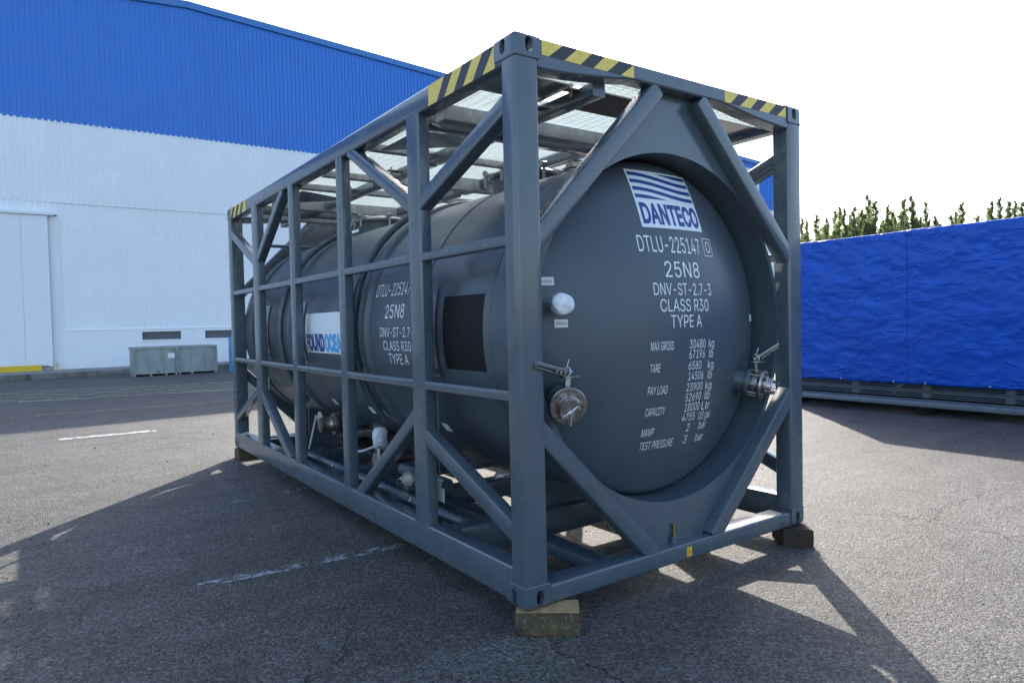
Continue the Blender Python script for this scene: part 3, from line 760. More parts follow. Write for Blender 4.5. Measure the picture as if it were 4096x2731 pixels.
for sgn, tr in enumerate(SIDES):
    mb = MB(); yz_bar(mb, .12, 2.816, Ly - .12, 2.816, .128, .008, .115, .014); p = mb.build('top_rail', PAINT, T, tr)
    mb = MB(); hazard(mb, LT, LB, 2.876, 2.756, lambda u, v: (.0068, u, v)); mb.build('hazard_tape', [YEL, BLKT], p, tr, smooth=0)
    mb = MB(); hazard(mb, [Ly - .17 - .72 + .90 - a for a in LT], [Ly - .17 - .72 + .90 - a for a in LB], 2.756, 2.876, lambda u, v: (.0068, u, v))
    mb.build('hazard_tape', [YEL, BLKT], p, tr, smooth=0)
    mb = MB(); yz_bar(mb, .12, .110, Ly - .12, .110, .180, .006, .130, .016); p = mb.build('bottom_rail', PAINT, T, tr)
    mb = MB()
    for a, b_ in ((1.03, 1.23), (2.32, 2.47), (3.54, 3.69), (4.77, 4.99)):
        mb.tube([(.014, a + (b_ - a) * i / 12, .199 + .0025 * math.sin(i * 2.1)) for i in range(13)], .006, 6)
    mb.build('weld', WELD, p, tr)
    for (a, b_) in ((1.045, 1.21), (2.337, 2.45), (3.557, 3.675), (4.785, 4.975)):
        mb = MB(); dx = .082; mb.bar((.007 + dx / 2, (a + b_) / 2, .19), (.007 + dx / 2, (a + b_) / 2, 2.765), (1, 0, 0), dx, b_ - a, .014, 4)
        mb.build('side_post', PAINT, T, tr)
    for zc_ in (1.874, 1.078):
        for a, b_ in ((.12, 1.06), (1.19, 2.35), (2.44, 3.57), (3.66, 4.80), (4.96, Ly - .12)):
            mb = MB(); yz_bar(mb, a, zc_, b_, zc_, .055, .012, .060, .009); p = mb.build('mid_rail', PAINT, T, tr)
    # diagonals: (y0,z0,y1,z1,h)
    for q in ((.08, 2.577, 1.15, 2.177, .098), (1.16, 2.188, 2.19, 2.768, .088),
              (3.86, 2.77, 4.87, 2.155, .088), (4.93, 2.165, 5.97, 2.60, .098),
              (.08, .359, 1.12, .778, .098), (1.15, .905, 2.19, .170, .088),
              (3.86, .170, 4.87, .775, .088), (4.93, .790, 5.97, .355, .080)):
        mb = MB(); yz_bar(mb, *q, .0105, .086, .012); mb.build('side_brace', PAINT, T, tr)
    # roof corner gussets
    for q in ((1.05, 1.80, .5), (3.55, 4.2, .45)):
        mb = MB(); mb.prism([(.11, q[0]), (q[2] + .08, q[0] + .2), (q[2] + .08, q[0] + .34), (.11, q[1])], lambda u, v, t: (u, v, t), 2.70, 2.712)
        mb.build('roof_gusset', PAINT, T, tr, smooth=0)
    # saddle pads welded between post and tank
    for (a, b_) in ((1.16, 1.44), (2.46, 2.70), (3.77, 4.05), (4.98, 5.24)):
        mb = MB(); a0, a1 = -15.5, 16.0; n_ = 14; y0, y1 = (a - .02, b_ + .02)
        for yy, rr in ((y0, 1.078), (y1, 1.078)): pass
        pr = []
        for r_ in (1.066, 1.080):
            for yy in (y0, y1): pr.append((r_, yy))
        rings = []
        for i in range(n_ + 1):
            an = R(a0 + (a1 - a0) * i / n_)
            rings.append([(1.219 - r_ * math.cos(an), yy, 1.402 + r_ * math.sin(an)) for r_, yy in (pr[0], pr[1], pr[3], pr[2])])
        mb.loft(rings); mb.build('saddle_pad', PAINT, T, tr)

# end frames
FT = [0.177, 0.319, 0.414, 0.518, 0.608, 0.719, 0.827]; FB = [0.177, 0.222, 0.325, 0.435, 0.526, 0.625, 0.728, 0.827]
RTp = [1.616, 1.76, 1.863, 1.96, 2.057, 2.16, 2.262]; RB = [1.616, 1.673, 1.77, 1.877, 1.968, 2.068, 2.167, 2.262]
def haz2(mb, tops, bots):
    # apex at the right end: tops run out first
    t = tops + [tops[-1]]
    for i in range(7):
        mb.m = i % 2
        q = [(bots[i], 2.803), (bots[i + 1], 2.803)]
        if t[i + 1] - t[i] > 1e-6: q += [(t[i + 1], 2.878), (t[i], 2.878)]
        else: q += [(t[i], 2.878)]
        mb.face([(u, .0075, v) for u, v in q])
XC, ZC = 1.219, 1.402
for e, tr in enumerate(ENDS):
    mb = MB(); poly = [(.15, 2.732)]
    for i in range(1, 9):
        t = i / 8; poly.append((.15 + .68 * t, 2.732 + .066 * (t ** 1.6)))
    poly += [(Lx - u, v) for u, v in reversed(poly)]
    poly += [(Lx - .15, 2.884), (.15, 2.884)]
    mb.prism(poly, lambda u, v, t: (u, t, v), .009, .122)
    p = mb.build('end_top_rail', PAINT, T, tr, bevel=.010)
    mb = MB(); haz2(mb, FT, FB); mb.build('hazard_tape', [YEL, BLKT], p, tr, smooth=0); mb = MB(); haz2(mb, RTp, RB); mb.build('hazard_tape', [YEL, BLKT], p, tr, smooth=0)
    mb = MB(); mb.bar((.15, .078, .055), (Lx - .15, .078, .055), (0, 1, 0), .138, .100, .014, 4); p = mb.build('end_bottom_rail', PAINT, T, tr)
    # braces
    cy = .012 + .05
    for q in ((.10, 1.842, 1.035, 2.785), (Lx - .10, 1.842, Lx - 1.035, 2.785)):
        mb = MB(); mb.bar((q[0], cy, q[1]), (q[2], cy, q[3]), (0, 1, 0), .100, .100, .012); mb.build('end_brace', PAINT, T, tr)
    for q in ((.09, .945, .955, .085), (Lx - .09, .955, Lx - .955, .085)):
        mb = MB(); mb.bar((q[0], cy, q[1]), (q[2], cy, q[3]), (0, 1, 0), .100, .104, .012); mb.build('end_brace', PAINT, T, tr)
    for q in ((.875 + .139, .098, .63, .42), (Lx - .875 - .139, .098, Lx - .63, .42), (1.0, 2.74, .70, 2.43), (Lx - 1.0, 2.74, Lx - .70, 2.43)):  # lighter beads on the plate joints, painted in as bright edge lines
        mb = MB(); nq = 16
        mb.tube([(q[0] + (q[2] - q[0]) * i / nq, .0975, q[1] + (q[3] - q[1]) * i / nq + .002 * math.sin(i * 2.3)) for i in range(nq + 1)], .005, 6); mb.build('weld', WELD, T, tr)
    # plates between the braces and the tank end ring
    def arc(a0, a1, n, r): return [(XC + r * math.cos(R(a0 + (a1 - a0) * i / n)), ZC + r * math.sin(R(a0 + (a1 - a0) * i / n))) for i in range(n + 1)]
    mb = MB()
    mb.prism([(1.00, 2.805), (1.438, 2.805)] + [(1.76, 2.44)] + arc(53, 127, 24, 1.05) + [(.678, 2.44)], lambda u, v, t: (u, t, v), .098, .109)
    mb.build('end_plate', PAINT, T, tr, smooth=0)
    mb = MB(); mb.prism([(.95, .09), (1.488, .09), (1.82, .42)] + [(a, b_) for a, b_ in arc(-50, -130, 24, 1.05)] + [(.618, .42)], lambda u, v, t: (u, t, v), .098, .109)
    mb.build('end_plate', PAINT, T, tr, smooth=0)
    # skirt ring round the dished end
    mb = MB(); n_ = 96; rings = []
    for r_, y_ in ((1.052, .1015), (1.082, .1015), (1.082, .46), (1.052, .46), (1.052, .1015)):
        rings.append([(XC + r_ * math.cos(2 * math.pi * i / n_), y_, ZC + r_ * math.sin(2 * math.pi * i / n_)) for i in range(n_)])
    mb.loft(rings, cap=False); mb.build('skirt_ring', TANKP, T, tr, smooth=35)

# ---- tank shell
def dish_y(x, z):
    r2 = (x - XC) ** 2 + (z - 1.40) ** 2
    return 2.114 - math.sqrt(max(4.41 - r2, 0.01))
RS = 1.070
prof = []
for i in range(26):
    r_ = 1.003 * i / 25; prof.append((r_, 2.114 - math.sqrt(4.41 - r_ * r_)))
th0 = math.asin(1.003 / 2.1); kr = .085; kx, ky = 1.003 - kr * math.sin(th0), prof[-1][1] + kr * math.cos(th0)
for i in range(1, 9):
    a = th0 + (math.pi / 2 - th0) * i / 8; prof.append((min(kx + kr * math.sin(a), 1.0485), ky - kr * math.cos(a)))
prof += [(1.0495, .44), (RS, .47)]
seg = [(RS, y) for y in (1.0, 2.0, 3.03)]
half = prof + seg
full = half + [(r_, Ly - y) for r_, y in reversed(half[:-1])]
mb = MB(); n_ = 128
mb.lathe((XC, 0, ZC), (0, 1, 0), [(r_, y) for r_, y in full], n_, cap=False)
TK = mb.build('tank', TANKP, T, smooth=35)
for y_ in (.50, 1.33, 4.31, Ly - .50):
    mb = MB(); mb.ring((XC, y_, ZC), (0, 1, 0), RS, .005, 128, 6); mb.build('weld_seam', TANKP, TK)
for y_ in (2.245, 4.22):
    mb = MB(); rings = []
    for r_, yy in ((RS - .01, -.055), (RS + .016, -.05), (RS + .030, -.025), (RS + .030, .025), (RS + .016, .05), (RS - .01, .055)):
        rings.append([(XC + r_ * math.cos(2 * math.pi * i / n_), y_ + yy, ZC + r_ * math.sin(2 * math.pi * i / n_)) for i in range(n_)])
    mb.loft(rings, cap=False); mb.build('stiffening_ring', TANKP, TK, smooth=50)

# ---- markings on the dished end
DO = lambda x, z, off=.0025: Vector((x, dish_y(x, z) - off, z))
LINES = [('DTLU-225147', .92, 1.452, 1.852, 1.952), ('25N8', 1.093, 1.402, 1.704, 1.801), ('DNV-ST-2.7-3', .988, 1.504, 1.597, 1.671),
         ('CLASS R30', 1.029, 1.461, 1.500, 1.576), ('TYPE A', 1.107, 1.384, 1.406, 1.480),
         ('MAX GROSS', .951, 1.128, 1.275, 1.327), ('30480', 1.267, 1.422, 1.276, 1.330), ('67196', 1.266, 1.420, 1.215, 1.268),
         ('TARE', .953, 1.029, 1.147, 1.196), ('6580', 1.266, 1.390, 1.147, 1.199), ('14506', 1.272, 1.420, 1.083, 1.135),
         ('PAY LOAD', .951, 1.102, 1.014, 1.066), ('23900', 1.267, 1.423, 1.015, 1.065), ('52690', 1.269, 1.422, .951, 1.002),
         ('CAPACITY', .953, 1.105, .886, .936), ('18000', 1.276, 1.424, .887, .940), ('4755', 1.270, 1.393, .826, .875),
         ('2', 1.335, 1.364, .756, .808), ('MAWP', .955, 1.047, .761, .810), ('TEST PRESSURE', .963, 1.232, .676, .727), ('3', 1.334, 1.365, .677, .730)]
UNITS = [('kg', 1.458, 1.518, 1.262, 1.328), ('lb', 1.465, 1.512, 1.213, 1.264), ('kg', 1.458, 1.522, 1.130, 1.196), ('lb', 1.468, 1.515, 1.080, 1.132),
         ('kg', 1.457, 1.526, .998, 1.064), ('lb', 1.464, 1.520, .949, 1.001), ('Ltr', 1.449, 1.540, .884, .936), ('US gal', 1.436, 1.568, .808, .872),
         ('bar', 1.462, 1.545, .755, .808), ('bar', 1.459, 1.548, .674, .727)]
for s_, u0, u1, v0, v1 in LINES + UNITS:
    mb = MB(); put_text(mb, s_, DO, u0, u1, v0, v1); mb.build('lettering', WHITEV, TK, smooth=0)
mb = MB(); put_text(mb, '0', DO, 1.522, 1.570, 1.866, 1.942)
def outline(mb, fn, u0, u1, v0, v1, t, n=6):
    for a, b_, c, d_ in ((u0, u1, v0, v0 + t), (u0, u1, v1 - t, v1), (u0, u0 + t, v0 + t, v1 - t), (u1 - t, u1, v0 + t, v1 - t)):
        mb.face([fn(a, c), fn(b_, c), fn(b_, d_), fn(a, d_)])
outline(mb, DO, 1.496, 1.590, 1.846, 1.961, .0045); mb.build('lettering', WHITEV, TK, smooth=0)
# logo: white panel, five waves, word
lx0, lx1, lz1, lz0 = .981, 1.526, 2.371, 2.002
def patch(mb, fn, u0, u1, v0, v1, nu, nv):
    k = len(mb.v)
    for j in range(nv + 1):
        for i in range(nu + 1): mb.v.append(Vector(fn(u0 + (u1 - u0) * i / nu, v0 + (v1 - v0) * j / nv)))
    for j in range(nv):
        for i in range(nu):
            a = k + j * (nu + 1) + i; mb.f.append([a, a + 1, a + nu + 2, a + nu + 1]); mb.mi.append(mb.m)
mb = MB(); patch(mb, lambda u, v: DO(u, v, .0025), lx0, lx1, lz0, lz1, 16, 12); LG = mb.build('logo_panel', WHITEV, TK)
lf_ = lambda u, v: DO(lx0 + u * (lx1 - lx0), lz1 - v * (lz1 - lz0), .0042)
def sm(u): 
    t = min(1, max(0, (u - .06) / .80)); return t * t * (3 - 2 * t)
for k in range(-1, 4):
    N = 40; prev = None; mb = MB()
    for i in range(N + 1):
        u = .022 + .955 * i / N; a = .044 + .131 * k + .118 * sm(u); b_ = a + .063
        a2 = max(a, .034); b2 = min(b_, .506) if k == 3 else b_
        cur = (u, a2, b2)
        if prev and prev[2] - prev[1] > 1e-3 and (b2 - a2) > -.01:
            b2c = max(b2, a2 + 1e-4)
            mb.face([lf_(prev[0], prev[2]), lf_(u, b2c), lf_(u, a2), lf_(prev[0], prev[1])])
        prev = cur if b2 - a2 > 1e-3 else None
    mb.build('logo_wave', NAVY, TK, smooth=0)
mb = MB(); put_text(mb, 'DANTECO', lambda u, v: lf_(u, 1 - v), .035, .972, 1 - .945, 1 - .578, .032)
mb.build('logo_word', NAVY, TK, smooth=0)
# small white instruction labels on the end
def label(u0, u1, v0, v1, txt):
    mb = MB(); patch(mb, lambda u, v: DO(u, v, .002), u0, u1, v0, v1, 3, 2); o = mb.build('instruction_label', PAPER, TK)
    mb = MB(); h = v1 - v0; w_ = u1 - u0
    put_text(mb, txt, lambda u, v: DO(u, v, .0034), u0 + w_ * .1, u1 - w_ * .1, v0 + h * .33, v0 + h * .66); 
    return o, mb
for a in ((.255, .384, 1.657, 1.703, 'PRESSURE GAUGE'), (.371, .442, 1.424, 1.469, 'VENTING VALVE')):
    o, mb = label(*a); mb.build('lettering', INK, TK, smooth=0)
ylab = .35
mb = MB(); patch(mb, lambda u, v: DO(u, v, .002), 2.130, 2.205, 1.429, 1.475, 3, 2); mb.build('instruction_label', PAPER, TK)

# ---- markings on the cylinder side
def CY(y, z, off=.003):
    a = math.asin(max(-1, min(1, (z - ZC) / RS))); r_ = RS + off
    return Vector((XC - r_ * math.cos(a), y, ZC + r_ * math.sin(a)))
FL = lambda u, v: CY(u, v)
SIDE = [('DTLU-225147', 2.13, 1.56, 1.668, 1.762), ('25N8', 1.915, 1.600, 1.505, 1.604), ('DNV-ST-2.7-3', 1.995, 1.40, 1.370, 1.440), ('CLASS R30', 1.95, 1.50, 1.272, 1.342), ('TYPE A', 1.885, 1.570, 1.176, 1.250)]
for s_, u0, u1, v0, v1 in SIDE:
    mb = MB(); put_text(mb, s_, FL, u0, u1, v0, v1); mb.build('lettering', WHITEV, TK, smooth=0)
mb = MB(); patch(mb, lambda u, v: CY(u, v, .002), 3.705, 2.62, 1.217, 1.578, 4, 16); mb.build('logo_panel', WHITEV, TK)
mb = MB(); put_text(mb, 'FOUND', lambda u, v: CY(u, v, .004), 3.69, 3.205, 1.228, 1.392, .05); mb.build('logo_word', NAVY, TK, smooth=0)
mb = MB(); put_text(mb, 'OCEAN', lambda u, v: CY(u, v, .004), 3.195, 2.70, 1.228, 1.392, .05); mb.build('logo_word', CYAN, TK, smooth=0)
mb = MB(); patch(mb, lambda u, v: CY(u, v, .003), 1.045, .577, 1.175, 1.628, 4, 18); mb.build('data_sheet', BLACK, TK)
mb = MB(); 
mb.face([CY(.375, 1.60, .003), CY(.265, 1.60, .003), CY(.32, 1.71, .003)]); mb.build('warning_triangle', BLACK, TK, smooth=0)
mb = MB(); mb.face([CY(.358, 1.608, .0042), CY(.282, 1.608, .0042), CY(.32, 1.692, .0042)]); mb.build('warning_triangle', ORANGE, TK, smooth=0)
for y_, z_ in ((2.72, .735), (2.49, .735), (1.43, .735), (3.6, .735)):
    mb = MB(); patch(mb, lambda u, v: CY(u, v, .003), y_ + .045, y_ - .045, z_ - .03, z_ + .03, 2, 3); mb.build('instruction_label', PAPER, TK)

# ---- top hamper: beams, tread plates, gratings
def xbeam(y, wd, z0, z1, x0=.10, x1=Lx - .10, m=GALVB):
    mb = MB(); mb.bar((x0, y, (z0 + z1) / 2), (x1, y, (z0 + z1) / 2), (0, 1, 0), wd, z1 - z0, .008); return mb.build('roof_beam', m, T)
for y, wd, z0, z1, x0, m in ((.925, .10, 2.69, 2.785, .10, GALVB), (1.13, .09, 2.69, 2.784, .10, PAINT), (1.975, .07, 2.735, 2.785, .10, GALVB), (2.66, .08, 2.665, 2.784, 1.15, GALVB), (2.975, .07, 2.73, 2.785, .10, GALVB),
                      (3.59, .08, 2.73, 2.785, .10, GALVB), (4.45, .11, 2.68, 2.785, .10, GALVB), (4.95, .10, 2.69, 2.784, .10, PAINT), (5.25, .10, 2.68, 2.785, .10, GALVB)):
    xbeam(y, wd, z0, z1, x0, m=m)
for x0 in (.655, 1.50):
    for a, b_ in ((.11, .89), (1.03, 2.0), (2.05, 3.0), (3.1, 4.37), (4.5, 5.15), (5.26, Ly - .11)):
        mb = MB(); mb.bar((x0, a, 2.74), (x0, b_, 2.74), (1, 0, 0), .09, .075, .008); mb.build('walkway_bearer', PAINT, T)
def grating(x0, x1, y0, y1, z=2.790):
    mb = MB(); y = y0
    while y < y1:
        mb.box((x0, y, z), (x1, y + .006, z + .017)); y += .036
    x = x0
    while x < x1 + .001:
        mb.box((x, y0, z + .010), (x + .005, y1, z + .0145)); x += .075
    mb.box((x0 - .004, y0, z - .003), (x0, y1, z + .018)); mb.box((x1, y0, z - .003), (x1 + .004, y1, z + .018))
    return mb.build('walkway_grating', GRATE, T, smooth=0)
XA, XB = .135, Lx - .135
for y0, y1 in ((.125, .25), (.585, 1.22)):
    grating(XA, .655, y0, y1); grating(.668, 1.495, y0, y1); grating(1.508, XB, y0, y1)
for y0, y1 in ((1.235, 1.96), (1.975, 2.96), (2.975, 3.58), (3.595, 4.44), (4.455, 5.24), (5.255, 5.93)):
    grating(XA, .655, y0, y1); grating(.668, 1.495, y0, y1); grating(1.508, XB, y0, y1)
mb = MB(); mb.box((.14, .255, 2.79), (.60, .58, 2.80)); mb.build('tread_plate', PAINT, T, smooth=0)
mb = MB(); mb.box((.725, .255, 2.79), (1.44, .58, 2.80)); mb.build('tread_plate', BROWNP, T, smooth=0)
mb = MB(); mb.box((1.57, .255, 2.79), (Lx - .14, .58, 2.80)); mb.build('tread_plate', PAINT, T, smooth=0)
# grating clips
for x0, y0 in ((.60, .24), (.60, .60), (1.40, 1.23), (.60, 1.95), (.60, 2.6), (1.52, .24), (.62, 3.55)):
    mb = MB(); mb.box((x0 - .07, y0 - .03, 2.755), (x0 + .05, y0 + .03, 2.765)); mb.cyl((x0 - .04, y0, 2.72), (x0 - .04, y0, 2.80), .007, 8); mb.cyl((x0 - .04, y0, 2.745), (x0 - .04, y0, 2.756), .014, 6)
    mb.build('grating_clip', STEELD, T)
# manlids
def manlid(x, y):
    zt_ = ZC + RS
    mb = MB(); mb.lathe((x, y, zt_ - .03), (0, 0, 1), [(.255, 0), (.255, .115), (.275, .115), (.275, .135), (.25, .135)], 40, cap=False)
    o = mb.build('manlid', TANKP, T)
    mb = MB(); mb.lathe((x, y, zt_ + .105), (0, 0, 1), [(.272, 0), (.272, .012), (.24, .03), (.12, .055), (.0, .06)], 40); mb.build('lid', CAPW, o)
    for k in range(6):
        a = R(60 * k + 20); c, s_ = math.cos(a), math.sin(a)
        mb = MB(); mb.bar((x + .16 * c, y + .16 * s_, zt_ + .15), (x + .31 * c, y + .31 * s_, zt_ + .13), (0, 0, 1), .022, .03, .005); 
        mb.cyl((x + .31 * c, y + .31 * s_, zt_ + .03), (x + .31 * c, y + .31 * s_, zt_ + .16), .012, 10)
        mb.cyl((x + .31 * c - .025 * s_, y + .31 * s_ + .025 * c, zt_ + .142), (x + .31 * c + .025 * s_, y + .31 * s_ - .025 * c, zt_ + .142), .022, 12)
        mb.build('clamp', CAPW, o)
    return o
manlid(1.20, 1.56); manlid(1.20, 4.22)
mb = MB(); mb.lathe((1.24, .97, ZC + RS - .01), (0, 0, 1), [(.07, 0), (.07, .05), (.095, .05), (.095, .10), (.085, .115), (.0, .115)], 32)
o = mb.build('vent_flange', STEEL, T)
mb = MB(); mb.ring((1.24, .97, ZC + RS + .055), (0, 0, 1), .096, .006, 32, 6); mb.build('gasket', RUBBER, o)
# drain pipes hugging the shell
for y_ in (2.40, 4.34):
    mb = MB(); mb.tube([(XC - (RS + .05) * math.cos(R(a)), y_, ZC + (RS + .05) * math.sin(R(a))) for a in range(-40, 72, 4)], .028, 10); mb.build('drain_pipe', TANKP, T)

# ---- valves on the dished end
def valve(F, n, lever_dir, stem_off, ll=.27):
    F = Vector(F); n = Vector(n).normalized()
    V = bpy.data.objects.new('outlet_valve', None); COL.objects.link(V); V.parent = T
    mb = MB(); mb.cyl(F - n * .19, F - n * .07, .075, 28); mb.cyl(F - n * .10, F - n * .075, .10, 32); o0 = mb.build('nozzle', TANKP, V)
    mb = MB(); mb.lathe(F, n, [(.0, -.072), (.072, -.072), (.078, -.06), (.078, -.03), (.07, -.018), (0, -.018)], 32); mb.build('valve_body', STEELD, V)
    mb = MB(); mb.lathe(F, n, [(.052, -.016), (.100, -.016), (.102, -.013), (.102, .002), (.098, .005), (.052, .005)], 48, cap=False); mb.build('flange', STEEL, V)
    a = n.orthogonal().normalized()
    a = (Vector((0, 0, 1)) - n * n.z).normalized(); b_ = n.cross(a)
    for k in range(8):
        t = R(45 * k); c = F + (a * math.cos(t) + b_ * math.sin(t)) * .083
        mb = MB(); mb.cyl(c - n * .075, c + n * .026, .0075, 10); mb.cyl(c + n * .0055, c + n * .018, .0155, 6); mb.cyl(c - n * .028, c - n * .017, .0155, 6); mb.build('bolt', STEELD, V)
    mb = MB(); mb.lathe(F, n, [(.06, .004), (.064, .008), (.066, .03), (.062, .034), (.062, .06), (.058, .066), (0, .067)], 36); mb.build('dust_cap', STEEL, V)
    for s_ in (-1, 1):
        mb = MB()
        u = (a * .55 * s_ + b_ * (-.83 * s_)).normalized(); c = F + u * .066 + n * .028
        mb.bar(c, c + n * .055 - u * .012, u.cross(n), .022, .012, .003, 2); mb.ring(c + n * .062 - u * .02, u.cross(n) * .6 + n * .5 + u * .4, .016, .0022, 18, 5)
        mb.build('cam_arm', STEEL, V)
    mb = MB(); u = (a * .55 + b_ * -.83).normalized(); p0 = F + u * .040 + n * .074; p1 = F - u * .058 + n * .078
    mb.tube([p0, F + n * .08 + u * .005, p1], .0042, 6); mb.bar(F + n * .078 - u * .018, F + n * .082 - u * .004, n, .014, .014, .002, 2); 
    mb.tube([F + n * .072 + u * .02 - a * .0, F + n * .074 - a * .04, F + n * .07 - a * .085], .0014, 5)
    mb.build('zip_tie', ZIP, V)
    st0 = F - n * .045 + a * .07; st1 = st0 + Vector((stem_off[0], stem_off[1], .078))
    mb = MB(); mb.bar(st0, st1, b_, .030, .022, .004); mb.build('stem', STEELD, V)
    mb = MB(); q = Vector((0, 0, 1)); mb.lathe(st1 - q * .004, q, [(0, 0), (.05, 0), (.05, .007), (0, .007)], 26)
    for k in range(14):
        t = R(-80 + 12 * k); c = st1 + Vector((math.cos(t), math.sin(t), 0)) * .052; mb.box(c - Vector((.004, .004, .004)), c + Vector((.004, .004, .003)))
    mb.build('notch_plate', STEELD, V)
    ld = Vector(lever_dir).normalized(); h0 = st1 + Vector((0, 0, .022)) - ld * .025; h1 = st1 + Vector((0, 0, .022)) + ld * ll
    mb = MB(); mb.bar(h0, h1, Vector((0, 0, 1)), .022, .026, .004); mb.bar(h0 + ld * .07 - Vector((0, 0, .026)), h1 - Vector((0, 0, .02)), Vector((0, 0, 1)), .010, .018, .003)
    for k in range(3): mb.cyl(h0 + ld * (.07 + .035 * k) - UP * .012 - Vector((0, .02, 0)), h0 + ld * (.07 + .035 * k) - UP * .012 + Vector((0, .02, 0)), .008, 8)
    mb.build('lever', STEELD, V)
    mb = MB(); c = h0 + ld * .035; mb.ring(c, ld, .024, .0028, 16, 5); mb.tube([c + Vector((0, 0, .024)), c + Vector((.006, -.01, .065))], .0024, 5); mb.build('zip_tie', ZIP, V)
    return V
valve((.318, .022, 1.012), (-.44, -.875, -.20), (-.93, -.22, .22), (.012, .0))
valve((1.998, .035, 1.006), (.50, -.84, -.20), (.80, -.25, .42), (-.01, .0), .20)
# plastic wrapped gauge / vent outlet
WV = bpy.data.objects.new('wrapped_valve', None); COL.objects.link(WV); WV.parent = T
def lumpy(mb, amp, fr):
    for i, v in enumerate(mb.v): mb.v[i] = v + Vector(noise.noise_vector(v * fr)) * amp
mb = MB(); o_ = Vector((.352, .175, 1.552)); nn = Vector((-.32, -.93, -.02)).normalized()
mb.lathe(o_, nn, [(.030, -.06), (.034, .0), (.036, .04), (.034, .08), (.048, .09), (.058, .10), (.060, .13), (.058, .165), (.05, .176), (.0, .18)], 36); lumpy(mb, .011, 17)
mb.build('plastic_wrap', PLASTIC, WV, smooth=70)
# earthing stud and earth sign
mb = MB(); mb.cyl((1.178, .085, .104), (1.178, .085, .140), .026, 20); o = mb.build('earth_boss', PAINT, T)
mb = MB(); mb.cyl((1.178, .085, .14), (1.178, .085, .215), .009, 12); mb.cyl((1.178, .085, .140), (1.178, .085, .153), .018, 6); mb.build('earth_stud', BRASS, o)
mb = MB(); mb.box((1.205, .0062, .024), (1.253, .0085, .084)); o = mb.build('earth_sign', ORANGE, T, smooth=0)
mb = MB()
yy = .0058
mb.box((1.2275, yy, .054), (1.2305, yy + .0006, .072)); mb.box((1.217, yy, .050), (1.241, yy + .0006, .0535)); mb.box((1.221, yy, .042), (1.237, yy + .0006, .045)); mb.box((1.225, yy, .0345), (1.233, yy + .0006, .037))
for q in ((1.206, .025, 1.252, .0268), (1.206, .0812, 1.252, .083), (1.206, .0268, 1.2078, .0812), (1.2502, .0268, 1.252, .0812)): mb.box((q[0], yy, q[1]), (q[2], yy + .0006, q[3]))
mb.build('earth_symbol', INK, o, smooth=0)

# ---- underside
for y_, h in ((.93, .18), (1.98, .15), (3.03, .18), (4.08, .15), (5.12, .18)):
    mb = MB(); mb.bar((.12, y_, .02 + h / 2), (Lx - .12, y_, .02 + h / 2), (0, 1, 0), .15, h, .012); mb.build('cross_member', PAINT, T)
for x_ in (.645, Lx - .645):
    for a, b_ in ((.13, .86), (1.0, 1.91), (2.05, 2.96), (3.10, 4.01), (4.15, 5.05), (5.19, Ly - .13)):
        mb = MB(); mb.bar((x_, a - .03, .064), (x_, b_ + .03, .064), (1, 0, 0), .14, .070, .01); mb.build('floor_stringer', PAINT, T)
for y_ in (.93, 3.03, 5.12):
    mb = MB()
    mb.prism([(.62, .19), (1.82, .19), (1.82, .50)] + [(XC + RS * math.cos(R(a)), ZC + RS * math.sin(R(a))) for a in range(-56, -125, -4)] + [(.62, .50)], lambda u, v, t: (u, t, v), y_ - .006, y_ + .006)
    mb.build('tank_saddle', PAINT, T, smooth=0)
PIPEM = PAINT
mb = MB(); mb.cyl((.25, .99, .178), (.25, 4.7, .178), .042, 20); o = mb.build('transfer_pipe', PIPEM, T)
for y_ in (1.7, 3.27, 4.3):
    mb = MB(); mb.ring((.25, y_, .178), (0, 1, 0), .044, .006, 24, 6); mb.build('pipe_clamp', STEEL, o)
mb = MB(); mb.cyl((.31, 1.32, .355), (.31, 2.0, .355), .048, 20); mb.tube([(.31, 1.99, .355), (.33, 2.03, .35), (.42, 2.05, .34), (.8, 2.05, .33)], .047, 16); o = mb.build('transfer_pipe', PIPEM, T)
mb = MB(); c = Vector((.31, 1.80, .34)); nx = Vector((-.80, -.5, -.05)).normalized()
mb.lathe(c, nx, [(.045, 0), (.045, .06), (.058, .06), (.058, .075)], 24, cap=False); mb.build('hose_coupling', STEEL, o)
mb = MB(); mb.lathe(c + nx * .075, nx, [(.057, 0), (.057, .02), (.05, .04), (.033, .054), (0, .06)], 28); cp = mb.build('dust_cap', CAPW, T)
mb = MB(); sx = nx.cross(Vector((0, 0, 1))).normalized()
for s_ in (-1, 1): mb.ring(c + nx * .115 + sx * .066 * s_ - Vector((0, 0, .015)), nx, .019, .0025, 18, 5); mb.bar(c + nx * .09 + sx * .055 * s_, c + nx * .09 + sx * .075 * s_, Vector((0, 0, 1)), .02, .014, .003, 2)
for k in range(5): mb.ring(c + nx * .14 + Vector((0, 0, -.04 - .022 * k)) + sx * .004 * (-1) ** k, (nx if k % 2 else sx), .013, .002, 12, 5)
mb.build('chain', STEEL, cp)
